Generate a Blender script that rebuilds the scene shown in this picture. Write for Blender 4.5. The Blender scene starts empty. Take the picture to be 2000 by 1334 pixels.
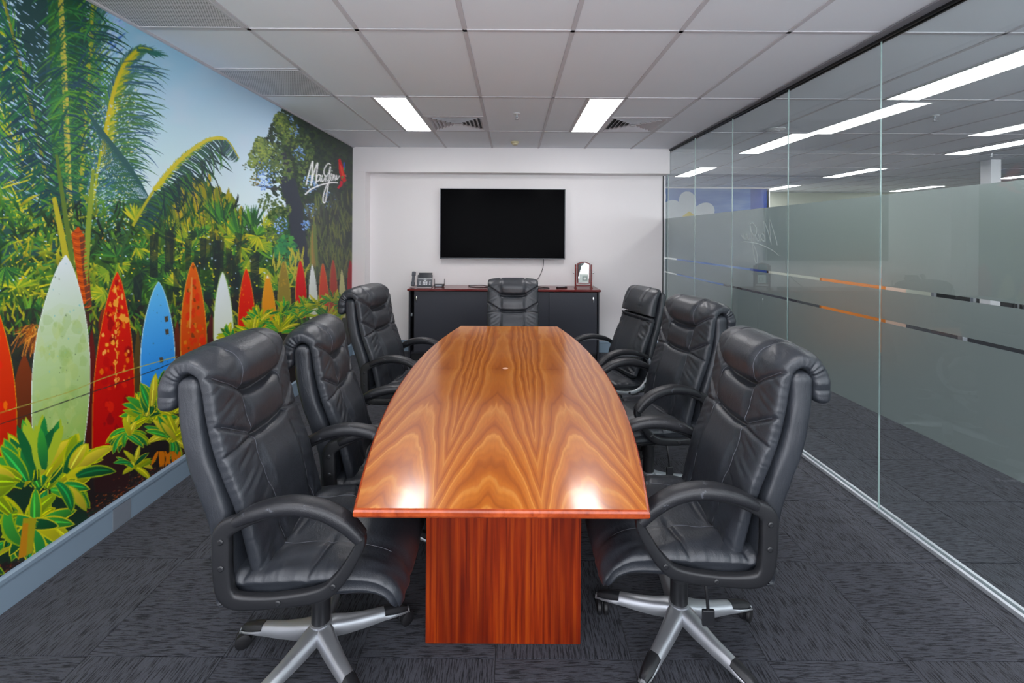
import bpy, bmesh, math, random
import numpy as np
from mathutils import Vector, Matrix

C = bpy.context.scene.collection
SC = bpy.context.scene
PI = math.pi
R_ = math.radians

# ------------------------------------------------------------------ camera, world, exposure
HF, HC, XL, XR = 1.552, 1.139, -2.085, 2.105
ZC = HF + HC                                   # ceiling height
FPX, CX, CY, ROLL = 876.0, 1001.4, 461.0, 0.006
cam = bpy.data.cameras.new('camera'); camo = bpy.data.objects.new('camera', cam); C.objects.link(camo)
cam.sensor_width = 36; cam.lens = FPX / 2000 * 36
cam.shift_x = -(CX - 1000) / 2000; cam.shift_y = -(667 - CY) / 2000
cam.clip_start = .05; cam.clip_end = 100
c_, s_ = math.cos(ROLL), math.sin(ROLL)
camo.matrix_world = Matrix(((c_, -s_, 0, 0), (0, 0, -1, 0), (s_, c_, 0, HF), (0, 0, 0, 1)))
SC.camera = camo
w = bpy.data.worlds.new('world'); SC.world = w; w.use_nodes = True
w.node_tree.nodes['Background'].inputs[0].default_value = (.90, .93, 1, 1)
w.node_tree.nodes['Background'].inputs[1].default_value = 3.3
SC.view_settings.view_transform = 'Standard'; SC.view_settings.look = 'None'
SC.view_settings.gamma = 1; SC.view_settings.use_curve_mapping = False
SC.view_settings.exposure = 0.72
PANEL = 13.0                                    # strength of every ceiling light panel
SC.cycles.max_bounces = 10; SC.cycles.diffuse_bounces = 5; SC.cycles.glossy_bounces = 5
SC.cycles.transparent_max_bounces = 16; SC.cycles.transmission_bounces = 8
SC.cycles.sample_clamp_indirect = 6; SC.cycles.caustics_refractive = False; SC.cycles.caustics_reflective = False
SC.cycles.use_denoising = True

# ------------------------------------------------------------------ helpers
def lin(c):
    c = c / 255.0
    return c / 12.92 if c <= .04045 else ((c + .055) / 1.055) ** 2.4
def rgb(r, g, b): return (lin(r), lin(g), lin(b), 1)

class NT:
    """tiny node helper"""
    def __init__(s, name):
        s.m = bpy.data.materials.new(name); s.m.use_nodes = True
        s.t = s.m.node_tree; s.t.nodes.clear()
        s.out = s.t.nodes.new('ShaderNodeOutputMaterial')
    def n(s, typ, **kw):
        nd = s.t.nodes.new('ShaderNode' + typ)
        for k, v in kw.items():
            if k.startswith('_'): setattr(nd, k[1:], v)
            else:
                key = k.replace('__', ' ')
                if key.startswith('i') and key[1:].isdigit(): key = int(key[1:])
                if isinstance(v, bpy.types.NodeSocket): s.t.links.new(v, nd.inputs[key])
                else: nd.inputs[key].default_value = v
        return nd
    def math(s, op, a, b=0.0, c=0.0):
        nd = s.t.nodes.new('ShaderNodeMath'); nd.operation = op
        for i, v in enumerate((a, b, c)):
            if isinstance(v, bpy.types.NodeSocket): s.t.links.new(v, nd.inputs[i])
            else: nd.inputs[i].default_value = v
        return nd.outputs[0]
    def ramp(s, fac, stops, interp='LINEAR'):
        nd = s.t.nodes.new('ShaderNodeValToRGB'); s.t.links.new(fac, nd.inputs[0])
        nd.color_ramp.interpolation = interp
        e = nd.color_ramp.elements
        while len(e) < len(stops): e.new(.5)
        for i, (p, c) in enumerate(stops): e[i].position = p; e[i].color = c
        return nd.outputs[0]
    def mix(s, fac, a, b):
        nd = s.t.nodes.new('ShaderNodeMix'); nd.data_type = 'RGBA'
        for k, v in ((0, fac), (6, a), (7, b)):
            if isinstance(v, bpy.types.NodeSocket): s.t.links.new(v, nd.inputs[k])
            else: nd.inputs[k].default_value = v
        return nd.outputs[2]
    def bump(s, h, strength=.3, dist=.01):
        return s.n('Bump', Strength=strength, Distance=dist, Height=h).outputs[0]
    def bsdf(s, **kw):
        b = s.n('BsdfPrincipled', **kw); s.t.links.new(b.outputs[0], s.out.inputs[0]); return b
    def coord(s, kind='Object'):
        return s.t.nodes.new('ShaderNodeTexCoord').outputs[kind]
    def mapping(s, v, scale=(1, 1, 1), loc=(0, 0, 0), rot=(0, 0, 0)):
        return s.n('Mapping', Vector=v, Scale=scale, Location=loc, Rotation=rot).outputs[0]
    def noise(s, v, scale=5, detail=3, rough=.5, dist=0):
        return s.n('TexNoise', Vector=v, Scale=scale, Detail=detail, Roughness=rough, Distortion=dist).outputs['Fac']
    def sep(s, v):
        return s.n('SeparateXYZ', Vector=v).outputs
    def comb(s, x, y, z): return s.n('CombineXYZ', X=x, Y=y, Z=z).outputs[0]

def plain(name, col, rough=.5, metal=0, vary=.06, vscale=8, bump=0, bscale=200, **kw):
    t = NT(name); co = t.coord()
    nz = t.noise(co, vscale, 4)
    c2 = tuple(min(1, x * (1 + vary)) for x in col[:3]) + (1,); c1 = tuple(x * (1 - vary) for x in col[:3]) + (1,)
    colr = t.mix(nz, c1, c2)
    rr = t.math('MULTIPLY_ADD', t.noise(co, vscale * 3, 3), .12, rough - .06)
    args = dict(Base__Color=colr, Roughness=rr, Metallic=metal)
    if bump: args['Normal'] = t.bump(t.noise(co, bscale, 3), bump, .002)
    args.update(kw)
    t.bsdf(**args); return t.m

def link(o):
    C.objects.link(o); return o
def mesh_obj(name, verts, faces, mat=None, parent=None, smooth=False, sharp=None):
    me = bpy.data.meshes.new(name); me.from_pydata([tuple(map(float, v)) for v in verts], [], [tuple(map(int, f)) for f in faces]); me.update()
    if mat: me.materials.append(mat)
    if smooth: me.polygons.foreach_set('use_smooth', [True] * len(me.polygons))
    if sharp:
        try: me.set_sharp_from_angle(angle=R_(sharp))
        except Exception: pass
    o = link(bpy.data.objects.new(name, me))
    if parent: o.parent = parent
    return o
def bm_obj(name, bm, mat=None, parent=None, smooth=False, sharp=35):
    bmesh.ops.recalc_face_normals(bm, faces=bm.faces[:])
    me = bpy.data.meshes.new(name); bm.to_mesh(me); bm.free()
    if mat:
        for m in (mat if isinstance(mat, (list, tuple)) else [mat]): me.materials.append(m)
    if smooth:
        me.polygons.foreach_set('use_smooth', [True] * len(me.polygons))
        me.set_sharp_from_angle(angle=R_(sharp))
    o = link(bpy.data.objects.new(name, me))
    if parent: o.parent = parent
    return o
def add_box(bm, x0, x1, y0, y1, z0, z1, bev=0, seg=1, M=None):
    b2 = bmesh.new()
    v = [b2.verts.new(p) for p in ((x0,y0,z0),(x1,y0,z0),(x1,y1,z0),(x0,y1,z0),(x0,y0,z1),(x1,y0,z1),(x1,y1,z1),(x0,y1,z1))]
    for f in ((0,3,2,1),(4,5,6,7),(0,1,5,4),(1,2,6,5),(2,3,7,6),(3,0,4,7)): b2.faces.new([v[i] for i in f])
    if bev: bmesh.ops.bevel(b2, geom=b2.edges[:], offset=bev, segments=seg, affect='EDGES', profile=.5)
    if M is not None: bmesh.ops.transform(b2, matrix=M, verts=b2.verts[:])
    me = bpy.data.meshes.new('t'); b2.to_mesh(me); b2.free(); bm.from_mesh(me); bpy.data.meshes.remove(me)
def box(name, x0, x1, y0, y1, z0, z1, mat, parent=None, bev=0, seg=1, smooth=False):
    bm = bmesh.new(); add_box(bm, x0, x1, y0, y1, z0, z1, bev, seg)
    return bm_obj(name, bm, mat, parent, smooth=bool(bev) and smooth)
def add_cyl(bm, p0, p1, r0, r1=None, seg=16, caps=True):
    p0, p1 = Vector(p0), Vector(p1); r1 = r0 if r1 is None else r1
    d = (p1 - p0); L = d.length; q = d.to_track_quat('Z', 'Y').to_matrix().to_4x4()
    M = Matrix.Translation((p0 + p1) / 2) @ q
    bmesh.ops.create_cone(bm, cap_ends=caps, segments=seg, radius1=r0, radius2=r1, depth=L, matrix=M)
def add_lathe(bm, prof, seg=24, M=None):
    rings = []
    for (r, z) in prof:
        ring = []
        for k in range(seg):
            a = 2 * PI * k / seg; p = Vector((r * math.cos(a), r * math.sin(a), z))
            if M is not None: p = M @ p
            ring.append(bm.verts.new(p))
        rings.append(ring)
    for a, b in zip(rings, rings[1:]):
        for k in range(seg): bm.faces.new((a[k], a[(k+1) % seg], b[(k+1) % seg], b[k]))
    bm.faces.new(rings[0][::-1]); bm.faces.new(rings[-1])
def catmull(P, n, closed=False):
    P = [np.array(p, float) for p in P]; out = []; N = len(P)
    segs = N if closed else N - 1
    for i in range(segs):
        if closed: p0, p1, p2, p3 = P[(i-1) % N], P[i], P[(i+1) % N], P[(i+2) % N]
        else: p0, p1, p2, p3 = P[max(i-1, 0)], P[i], P[i+1], P[min(i+2, N-1)]
        for k in range(n):
            t = k / n
            out.append(.5 * ((2*p1) + (-p0+p2)*t + (2*p0-5*p1+4*p2-p3)*t*t + (-p0+3*p1-3*p2+p3)*t**3))
    if not closed: out.append(P[-1])
    return np.array(out)
def add_tube(bm, pts, r, seg=8):
    pts = [Vector(p) for p in pts]; rings = []
    up = Vector((0, 0, 1)); prev = None
    for i, p in enumerate(pts):
        d = (pts[min(i+1, len(pts)-1)] - pts[max(i-1, 0)]).normalized()
        if prev is None:
            a = d.cross(up); a = a.normalized() if a.length > .01 else Vector((1, 0, 0))
        else:
            a = (prev - d * prev.dot(d)).normalized()
        prev = a; b = d.cross(a)
        rr = r[i] if hasattr(r, '__len__') else r
        rings.append([bm.verts.new(p + rr * (math.cos(2*PI*k/seg) * a + math.sin(2*PI*k/seg) * b)) for k in range(seg)])
    for a, b in zip(rings, rings[1:]):
        for k in range(seg): bm.faces.new((a[k], a[(k+1) % seg], b[(k+1) % seg], b[k]))
    bm.faces.new(rings[0][::-1]); bm.faces.new(rings[-1])
def tag(o, label=None, cat=None, group=None, kind=None):
    if label: o['label'] = label
    if cat: o['category'] = cat
    if group: o['group'] = group
    if kind: o['kind'] = kind
    return o
def empty(name, loc=(0, 0, 0), rz=0, parent=None):
    o = link(bpy.data.objects.new(name, None)); o.location = loc; o.rotation_euler = (0, 0, rz)
    o.empty_display_size = .1
    if parent: o.parent = parent
    return o
def copy_tree(o, parent=None):
    c = o.copy(); C.objects.link(c); c.parent = parent
    for ch in list(o.children): copy_tree(ch, c)
    return c
def vnoise(x, y, seed=0):
    """smooth 2-D value noise, numpy"""
    rs = np.random.RandomState(seed); T = rs.rand(256, 256)
    xi = np.floor(x).astype(int); yi = np.floor(y).astype(int); fx = x - xi; fy = y - yi
    fx = fx*fx*(3-2*fx); fy = fy*fy*(3-2*fy)
    a = T[xi % 256, yi % 256]; b = T[(xi+1) % 256, yi % 256]; c = T[xi % 256, (yi+1) % 256]; d = T[(xi+1) % 256, (yi+1) % 256]
    return (a*(1-fx)+b*fx)*(1-fy) + (c*(1-fx)+d*fx)*fy

# ------------------------------------------------------------------ materials
M_wall = plain('white_wall_paint', rgb(234, 230, 230), .6, vary=.015, vscale=1.5, bump=.05, bscale=400)
M_white = plain('white_trim', rgb(225, 226, 228), .45, vary=.02)
M_skirt = plain('blue_grey_skirting_paint', rgb(132, 152, 168), .38, vary=.04, vscale=3)
M_ceil = plain('ceiling_tile_board', rgb(236, 240, 246), .85, vary=.02, vscale=2, bump=.12, bscale=350)
M_tbar = plain('ceiling_grid_paint', rgb(205, 203, 208), .6, vary=.03)
M_black = plain('black_plastic', rgb(30, 31, 34), .42, vary=.1, bump=.08, bscale=500)
M_blackr = plain('black_rubber', rgb(22, 22, 25), .55)
M_dark = plain('black_channel', rgb(14, 16, 20), .5)
M_silver = plain('silver_painted_metal', rgb(178, 181, 186), .38, metal=.75, vary=.05, vscale=15)
M_chrome = plain('chrome', rgb(215, 217, 220), .15, metal=1)
M_alu = plain('brushed_aluminium', rgb(205, 210, 216), .32, metal=.6, vary=.03)

def m_leather():
    t = NT('black_leather'); co = t.coord()
    n1 = t.noise(co, 7, 4); colr = t.mix(n1, rgb(31, 34, 39), rgb(44, 48, 55))
    vor = t.n('TexVoronoi', Vector=co, Scale=420.0, _feature='F1').outputs['Distance']
    wr = t.noise(t.mapping(co, (18, 30, 9)), 1.6, 4, .6, 1.2)
    h = t.math('ADD', t.math('MULTIPLY', vor, .12), t.math('MULTIPLY', wr, .7))
    rr = t.math('MULTIPLY_ADD', t.noise(co, 14, 3), .16, .33)
    t.bsdf(Base__Color=colr, Roughness=rr, Normal=t.bump(h, .26, .008), Specular__IOR__Level=.6)
    return t.m
M_leather = m_leather()
def m_padleather():
    t = NT('worn_arm_pad'); co = t.coord()
    sp = t.sep(co)
    n1 = t.noise(co, 60, 5, .7)
    band = t.math('MULTIPLY', t.math('GREATER_THAN', t.noise(co, 22, 4, .6), .62), t.math('GREATER_THAN', n1, .55))
    colr = t.mix(band, rgb(30, 31, 35), rgb(70, 72, 78))
    t.bsdf(Base__Color=colr, Roughness=.42, Normal=t.bump(t.noise(co, 350, 2), .25, .003))
    return t.m
M_pad = m_padleather()

def m_carpet():
    t = NT('charcoal_striated_carpet'); co = t.coord()
    oi = t.n('ObjectInfo').outputs['Random']
    off = t.comb(t.math('MULTIPLY', oi, 37.0), t.math('MULTIPLY', oi, 91.0), 0.0)
    v = t.n('VectorMath', i0=co, i1=off, _operation='ADD').outputs[0]
    fib = t.noise(t.mapping(v, (190, 15, 1)), 1, 3, .6, .15)        # long dark dashes along local y
    fin = t.noise(t.mapping(v, (420, 90, 1)), 1, 2, .6)
    big = t.noise(v, 5, 3)
    dash = t.ramp(fib, [(.40, (0, 0, 0, 1)), (.52, (1, 1, 1, 1))])
    f = t.math('MULTIPLY_ADD', fin, .45, t.math('MULTIPLY', dash, .62))
    f = t.math('MULTIPLY_ADD', big, .18, t.math('SUBTRACT', f, .09))
    colr = t.ramp(f, [(0.12, rgb(20, 21, 26)), (.55, rgb(46, 48, 55)), (1, rgb(76, 78, 86))])
    sp = t.noise(v, 900, 1)
    colr = t.mix(t.math('MULTIPLY', t.math('GREATER_THAN', sp, .70), .5), colr, rgb(92, 94, 102))
    t.bsdf(Base__Color=colr, Roughness=.95, Normal=t.bump(f, .6, .004), Specular__IOR__Level=.15, Sheen__Weight=.1)
    return t.m
M_carpet = m_carpet()
M_under = plain('carpet_backing', rgb(24, 25, 30), .9)

def m_emit(name, col, st):
    t = NT(name)
    e = t.n('Emission', Color=col, Strength=st); t.t.links.new(e.outputs[0], t.out.inputs[0]); return t.m
M_panel = m_emit('light_panel_diffuser', (1, .985, 1, 1), PANEL)

def m_glass():
    t = NT('partition_glass')
    tr = t.n('BsdfTransparent', Color=(.92, .945, .94, 1)); gl = t.n('BsdfGlossy', Color=(.95, 1, .98, 1), Roughness=.0)
    fr = t.math('MULTIPLY', t.n('Fresnel', IOR=1.5).outputs[0], t.math('SUBTRACT', 1.0, t.n('NewGeometry').outputs['Backfacing']))
    fr = t.math('MINIMUM', t.math('MULTIPLY', fr, 1.6), 1.0)
    mx = t.n('MixShader', Fac=fr); t.t.links.new(tr.outputs[0], mx.inputs[1]); t.t.links.new(gl.outputs[0], mx.inputs[2])
    t.t.links.new(mx.outputs[0], t.out.inputs[0]); return t.m
M_glass = m_glass()
def m_film():
    t = NT('frosted_film')
    trl = t.n('BsdfTranslucent', Color=(.57, .61, .60, 1)); dif = t.n('BsdfDiffuse', Color=(.26, .285, .28, 1))
    rf = t.n('BsdfRefraction', Color=(.82, .88, .87, 1), Roughness=.42, IOR=1.25)
    m1 = t.n('MixShader', Fac=.30); t.t.links.new(trl.outputs[0], m1.inputs[1]); t.t.links.new(dif.outputs[0], m1.inputs[2])
    m2 = t.n('MixShader', Fac=.58); t.t.links.new(m1.outputs[0], m2.inputs[1]); t.t.links.new(rf.outputs[0], m2.inputs[2])
    t.t.links.new(m2.outputs[0], t.out.inputs[0]); return t.m
M_film = m_film()

def m_tabletop():
    t = NT('bookmatched_walnut_veneer'); co = t.coord(); s = t.sep(co)
    X, Y = s[0], s[1]
    wv = t.noise(t.mapping(co, (1.2, .55, 1)), 2.2, 2, .5)
    leafw = .165
    xs = t.math('ADD', X, .045)
    xm = t.math('PINGPONG', xs, leafw)                      # bookmatch: mirrored veneer leaves
    xp = t.math('MULTIPLY', t.math('SUBTRACT', xm, .02), 1.0)
    vm = t.comb(xm, Y, 0.0)
    n1 = t.noise(t.mapping(vm, (3.2, .75, 1)), 2.0, 2, .5)
    n2 = t.noise(t.mapping(vm, (16, 2.2, 1)), 1.6, 3, .6)
    n3 = t.noise(t.mapping(vm, (60, 2.5, 1)), 2, 3, .6)
    e = t.math('POWER', 2.718, t.math('MULTIPLY', t.math('SUBTRACT', Y, -1.35), -1.75))
    x2 = t.math('MULTIPLY', t.math('MULTIPLY', xp, xp), 48.0)
    g = t.math('ADD', t.math('MULTIPLY', e, -1.9), t.math('ADD', x2, 4.0))
    g = t.math('ADD', g, t.math('MULTIPLY', n1, .85))
    g = t.math('ADD', g, t.math('ADD', t.math('MULTIPLY', n2, .16), t.math('MULTIPLY', xm, 2.2)))
    wave = t.math('FRACT', t.math('MULTIPLY', g, 2.1))
    fine = t.math('SINE', t.math('MULTIPLY', g, 62.0))
    c = t.ramp(wave, [(0, rgb(164, 88, 36)), (.2, rgb(188, 108, 46)), (.5, rgb(200, 122, 55)), (.64, rgb(216, 144, 74)), (.72, rgb(192, 112, 48)), (.9, rgb(180, 100, 42)), (1, rgb(160, 86, 35))])
    c = t.mix(t.math('MULTIPLY_ADD', fine, .06, .07), c, rgb(122, 56, 20))
    c = t.mix(t.math('MULTIPLY', t.ramp(n3, [(.45, (0, 0, 0, 1)), (.7, (1, 1, 1, 1))]), .14), c, rgb(140, 72, 30))
    c = t.mix(t.math('MULTIPLY', t.ramp(n1, [(.4, (0, 0, 0, 1)), (.7, (1, 1, 1, 1))]), .16), c, rgb(150, 76, 36))
    c = t.n('HueSaturation', Color=c, Saturation=1.04, Value=.86).outputs[0]
    rr = t.math('MULTIPLY_ADD', t.noise(co, 9, 4, .6), .05, .10)
    df = t.n('BsdfDiffuse', Color=c)
    g1 = t.n('BsdfGlossy', Color=(1, 1, 1, 1), Roughness=rr); g2 = t.n('BsdfGlossy', Color=(1, 1, 1, 1), Roughness=.29)
    gm = t.n('MixShader', Fac=.38); t.t.links.new(g1.outputs[0], gm.inputs[1]); t.t.links.new(g2.outputs[0], gm.inputs[2])
    mx = t.n('MixShader', Fac=t.n('Fresnel', IOR=1.52).outputs[0]); t.t.links.new(df.outputs[0], mx.inputs[1]); t.t.links.new(gm.outputs[0], mx.inputs[2])
    t.t.links.new(mx.outputs[0], t.out.inputs[0])
    return t.m
M_top = m_tabletop()
def m_red_wood(name, a, b, c, rough=.25, sc=(60, 60, 1.6)):
    t = NT(name); co = t.coord()
    n = t.noise(t.mapping(co, sc), 1, 4, .6, .3)
    n2 = t.noise(t.mapping(co, (sc[0] / 7, sc[1] / 7, sc[2] / 3)), 1, 3, .5, .5)
    cc = t.ramp(n, [(.3, a), (.5, b), (.72, c)])
    cc = t.mix(t.math('MULTIPLY', t.ramp(n2, [(.50, (0, 0, 0, 1)), (.62, (1, 1, 1, 1))]), .65), cc, a)
    t.bsdf(Base__Color=cc, Roughness=rough, Specular__IOR__Level=.5, Normal=t.bump(n, .05, .003)); return t.m
M_jarrah = m_red_wood('red_jarrah_veneer', rgb(78, 14, 5), rgb(138, 42, 8), rgb(168, 70, 12), .3)
M_edge = m_red_wood('red_brown_table_edge', rgb(128, 46, 18), rgb(160, 66, 28), rgb(176, 80, 38), .25, (30, 30, 30))
M_mahog = m_red_wood('mahogany_laminate', rgb(84, 18, 18), rgb(110, 28, 26), rgb(132, 42, 36), .18, (3, 60, 60))
M_char = plain('charcoal_laminate', rgb(43, 45, 54), .42, vary=.06, vscale=3)
M_charside = plain('dark_carcass_laminate', rgb(30, 31, 38), .45)
# ------------------------------------------------------------------ printed mural (flat wall print, colours kept per point of a fine sheet)
class Print:
    """raster used as the wallpaper's print; u runs along the wall (evenly in 1/Y), rows run down the wall"""
    U0, U1, S, RW, ZT, ZB = -1340.0, -312.0, 1.3334, 590.0, ZC, .14
    def __init__(s):
        s.W = int((s.U1 - s.U0) * s.S); s.H = int((s.ZT - s.ZB) * s.RW)
        s.a = np.zeros((s.H, s.W, 3), np.float32)
        s.rs = np.random.RandomState(5)
    def M(s, p):
        p = np.asarray(p, float); u = p[..., 0] - CX; v = p[..., 1] - CY
        ur = u * c_ + v * s_; br = -u * s_ + v * c_
        ur = np.minimum(ur, -300.0); Y = XL * FPX / ur; z = HF - br / FPX * Y
        return np.stack([(ur - s.U0) * s.S, (s.ZT - z) * s.RW], -1)
    def inv(s):
        c = (np.arange(s.W) + .5) / s.S + s.U0; Y = XL * FPX / c
        r = s.ZT - (np.arange(s.H) + .5) / s.RW
        PX = np.broadcast_to(c[None, :], (s.H, s.W)); PY = (HF - r)[:, None] / Y[None, :] * FPX
        return PX * c_ - PY * s_ + CX, PX * s_ + PY * c_ + CY
    def poly(s, pts, col, alpha=1.0, raw=False, col2=None):
        P = np.asarray(pts, float) if raw else s.M(pts)
        x0, y0 = np.floor(P.min(0)).astype(int); x1, y1 = np.ceil(P.max(0)).astype(int)
        x0 = max(x0, 0); y0 = max(y0, 0); x1 = min(x1, s.W); y1 = min(y1, s.H)
        if x1 <= x0 or y1 <= y0: return
        X = np.arange(x0, x1) + .5; Yy = np.arange(y0, y1) + .5
        ins = np.zeros((len(Yy), len(X)), bool)
        Q = np.roll(P, -1, 0)
        for (ax, ay), (bx, by) in zip(P, Q):
            if ay == by: continue
            m = (Yy >= min(ay, by)) & (Yy < max(ay, by))
            if not m.any(): continue
            xi = ax + (Yy[m] - ay) * (bx - ax) / (by - ay)
            ins[m] ^= X[None, :] < xi[:, None]
        sub = s.a[y0:y1, x0:x1]
        c = np.array(col, np.float32)
        if col2 is not None:
            k = ((Yy - P[:, 1].min()) / max(1, np.ptp(P[:, 1])))[:, None, None]
            c = c * (1 - k) + np.array(col2, np.float32) * k; c = np.broadcast_to(c, sub.shape)[ins]
        sub[ins] = sub[ins] * (1 - alpha) + c * alpha
    def blade(s, x, y, ang, L, wd, col, bend=0.0, alpha=1.0, col2=None, n=5):
        """pointed leaf from (x,y) going along ang (screen degrees, 90 = up)"""
        t = np.linspace(0, 1, n); a = R_(ang) + R_(bend) * t
        dx = np.cumsum(np.cos(a)) / n * L; dy = -np.cumsum(np.sin(a)) / n * L
        cx_ = x + dx - dx[0]; cy_ = y + dy - dy[0]
        w_ = wd * .5 * np.sin(PI * np.clip(t * .85 + .12, 0, 1)) ** .8; w_[-1] = 0
        nx, ny = np.sin(a), np.cos(a)
        pts = np.concatenate([np.stack([cx_ + nx*w_, cy_ + ny*w_], 1), np.stack([cx_ - nx*w_, cy_ - ny*w_], 1)[::-1]])
        s.poly(pts, col, alpha, col2=col2)
    def line(s, pts, wd, col, alpha=1.0):
        P = catmull([np.array(p, float) for p in pts], 6); 
        d = np.gradient(P, axis=0); d /= np.maximum(np.hypot(d[:, 0], d[:, 1]), 1e-6)[:, None]
        w_ = np.linspace(wd[0], wd[1], len(P)) * .5 if hasattr(wd, '__len__') else np.full(len(P), wd * .5)
        nrm = np.stack([-d[:, 1], d[:, 0]], 1) * w_[:, None]
        for i in range(len(P) - 1):
            s.poly([P[i] + nrm[i], P[i+1] + nrm[i+1], P[i+1] - nrm[i+1], P[i] - nrm[i]], col, alpha)
    def frond(s, pts, wd, rcol, left, right, cols, dens=4.5, lw=2.2, droop=0, side='both', tip=.45):
        """palm frond: rachis through pts; left / right = (leaflet length, angle off the rachis)"""
        P = catmull([np.array(p, float) for p in pts], 40)
        d = np.gradient(P, axis=0); seg = np.hypot(d[:, 0], d[:, 1]); L = np.cumsum(seg)
        n = int(L[-1] / dens)
        for k in range(n):
            t = (k + .5) / n; i = min(np.searchsorted(L, t * L[-1]), len(P) - 1)
            ang = math.degrees(math.atan2(-d[i, 1], d[i, 0]))
            env = math.sin(PI * min(1, .18 + t * .80)) ** .6
            for sd, spec in ((1, left), (-1, right)):
                if spec is None: continue
                ll, off = spec
                c = cols[s.rs.randint(len(cols))]
                s.blade(P[i, 0], P[i, 1], ang + sd * (off * (1 - tip * t)) + s.rs.uniform(-5, 5), ll * env * s.rs.uniform(.8, 1.12), lw * s.rs.uniform(.8, 1.3), c, bend=droop * sd * -1 + s.rs.uniform(-8, 8))
        s.line(pts, wd, rcol)
    def fan(s, x, y, L, cols, a0=20, a1=160, n=16, wd=4):
        for a in np.linspace(a0, a1, n):
            s.blade(x, y, a + s.rs.uniform(-4, 4), L * s.rs.uniform(.75, 1.05), wd, cols[s.rs.randint(len(cols))], bend=s.rs.uniform(-14, 14))

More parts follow.
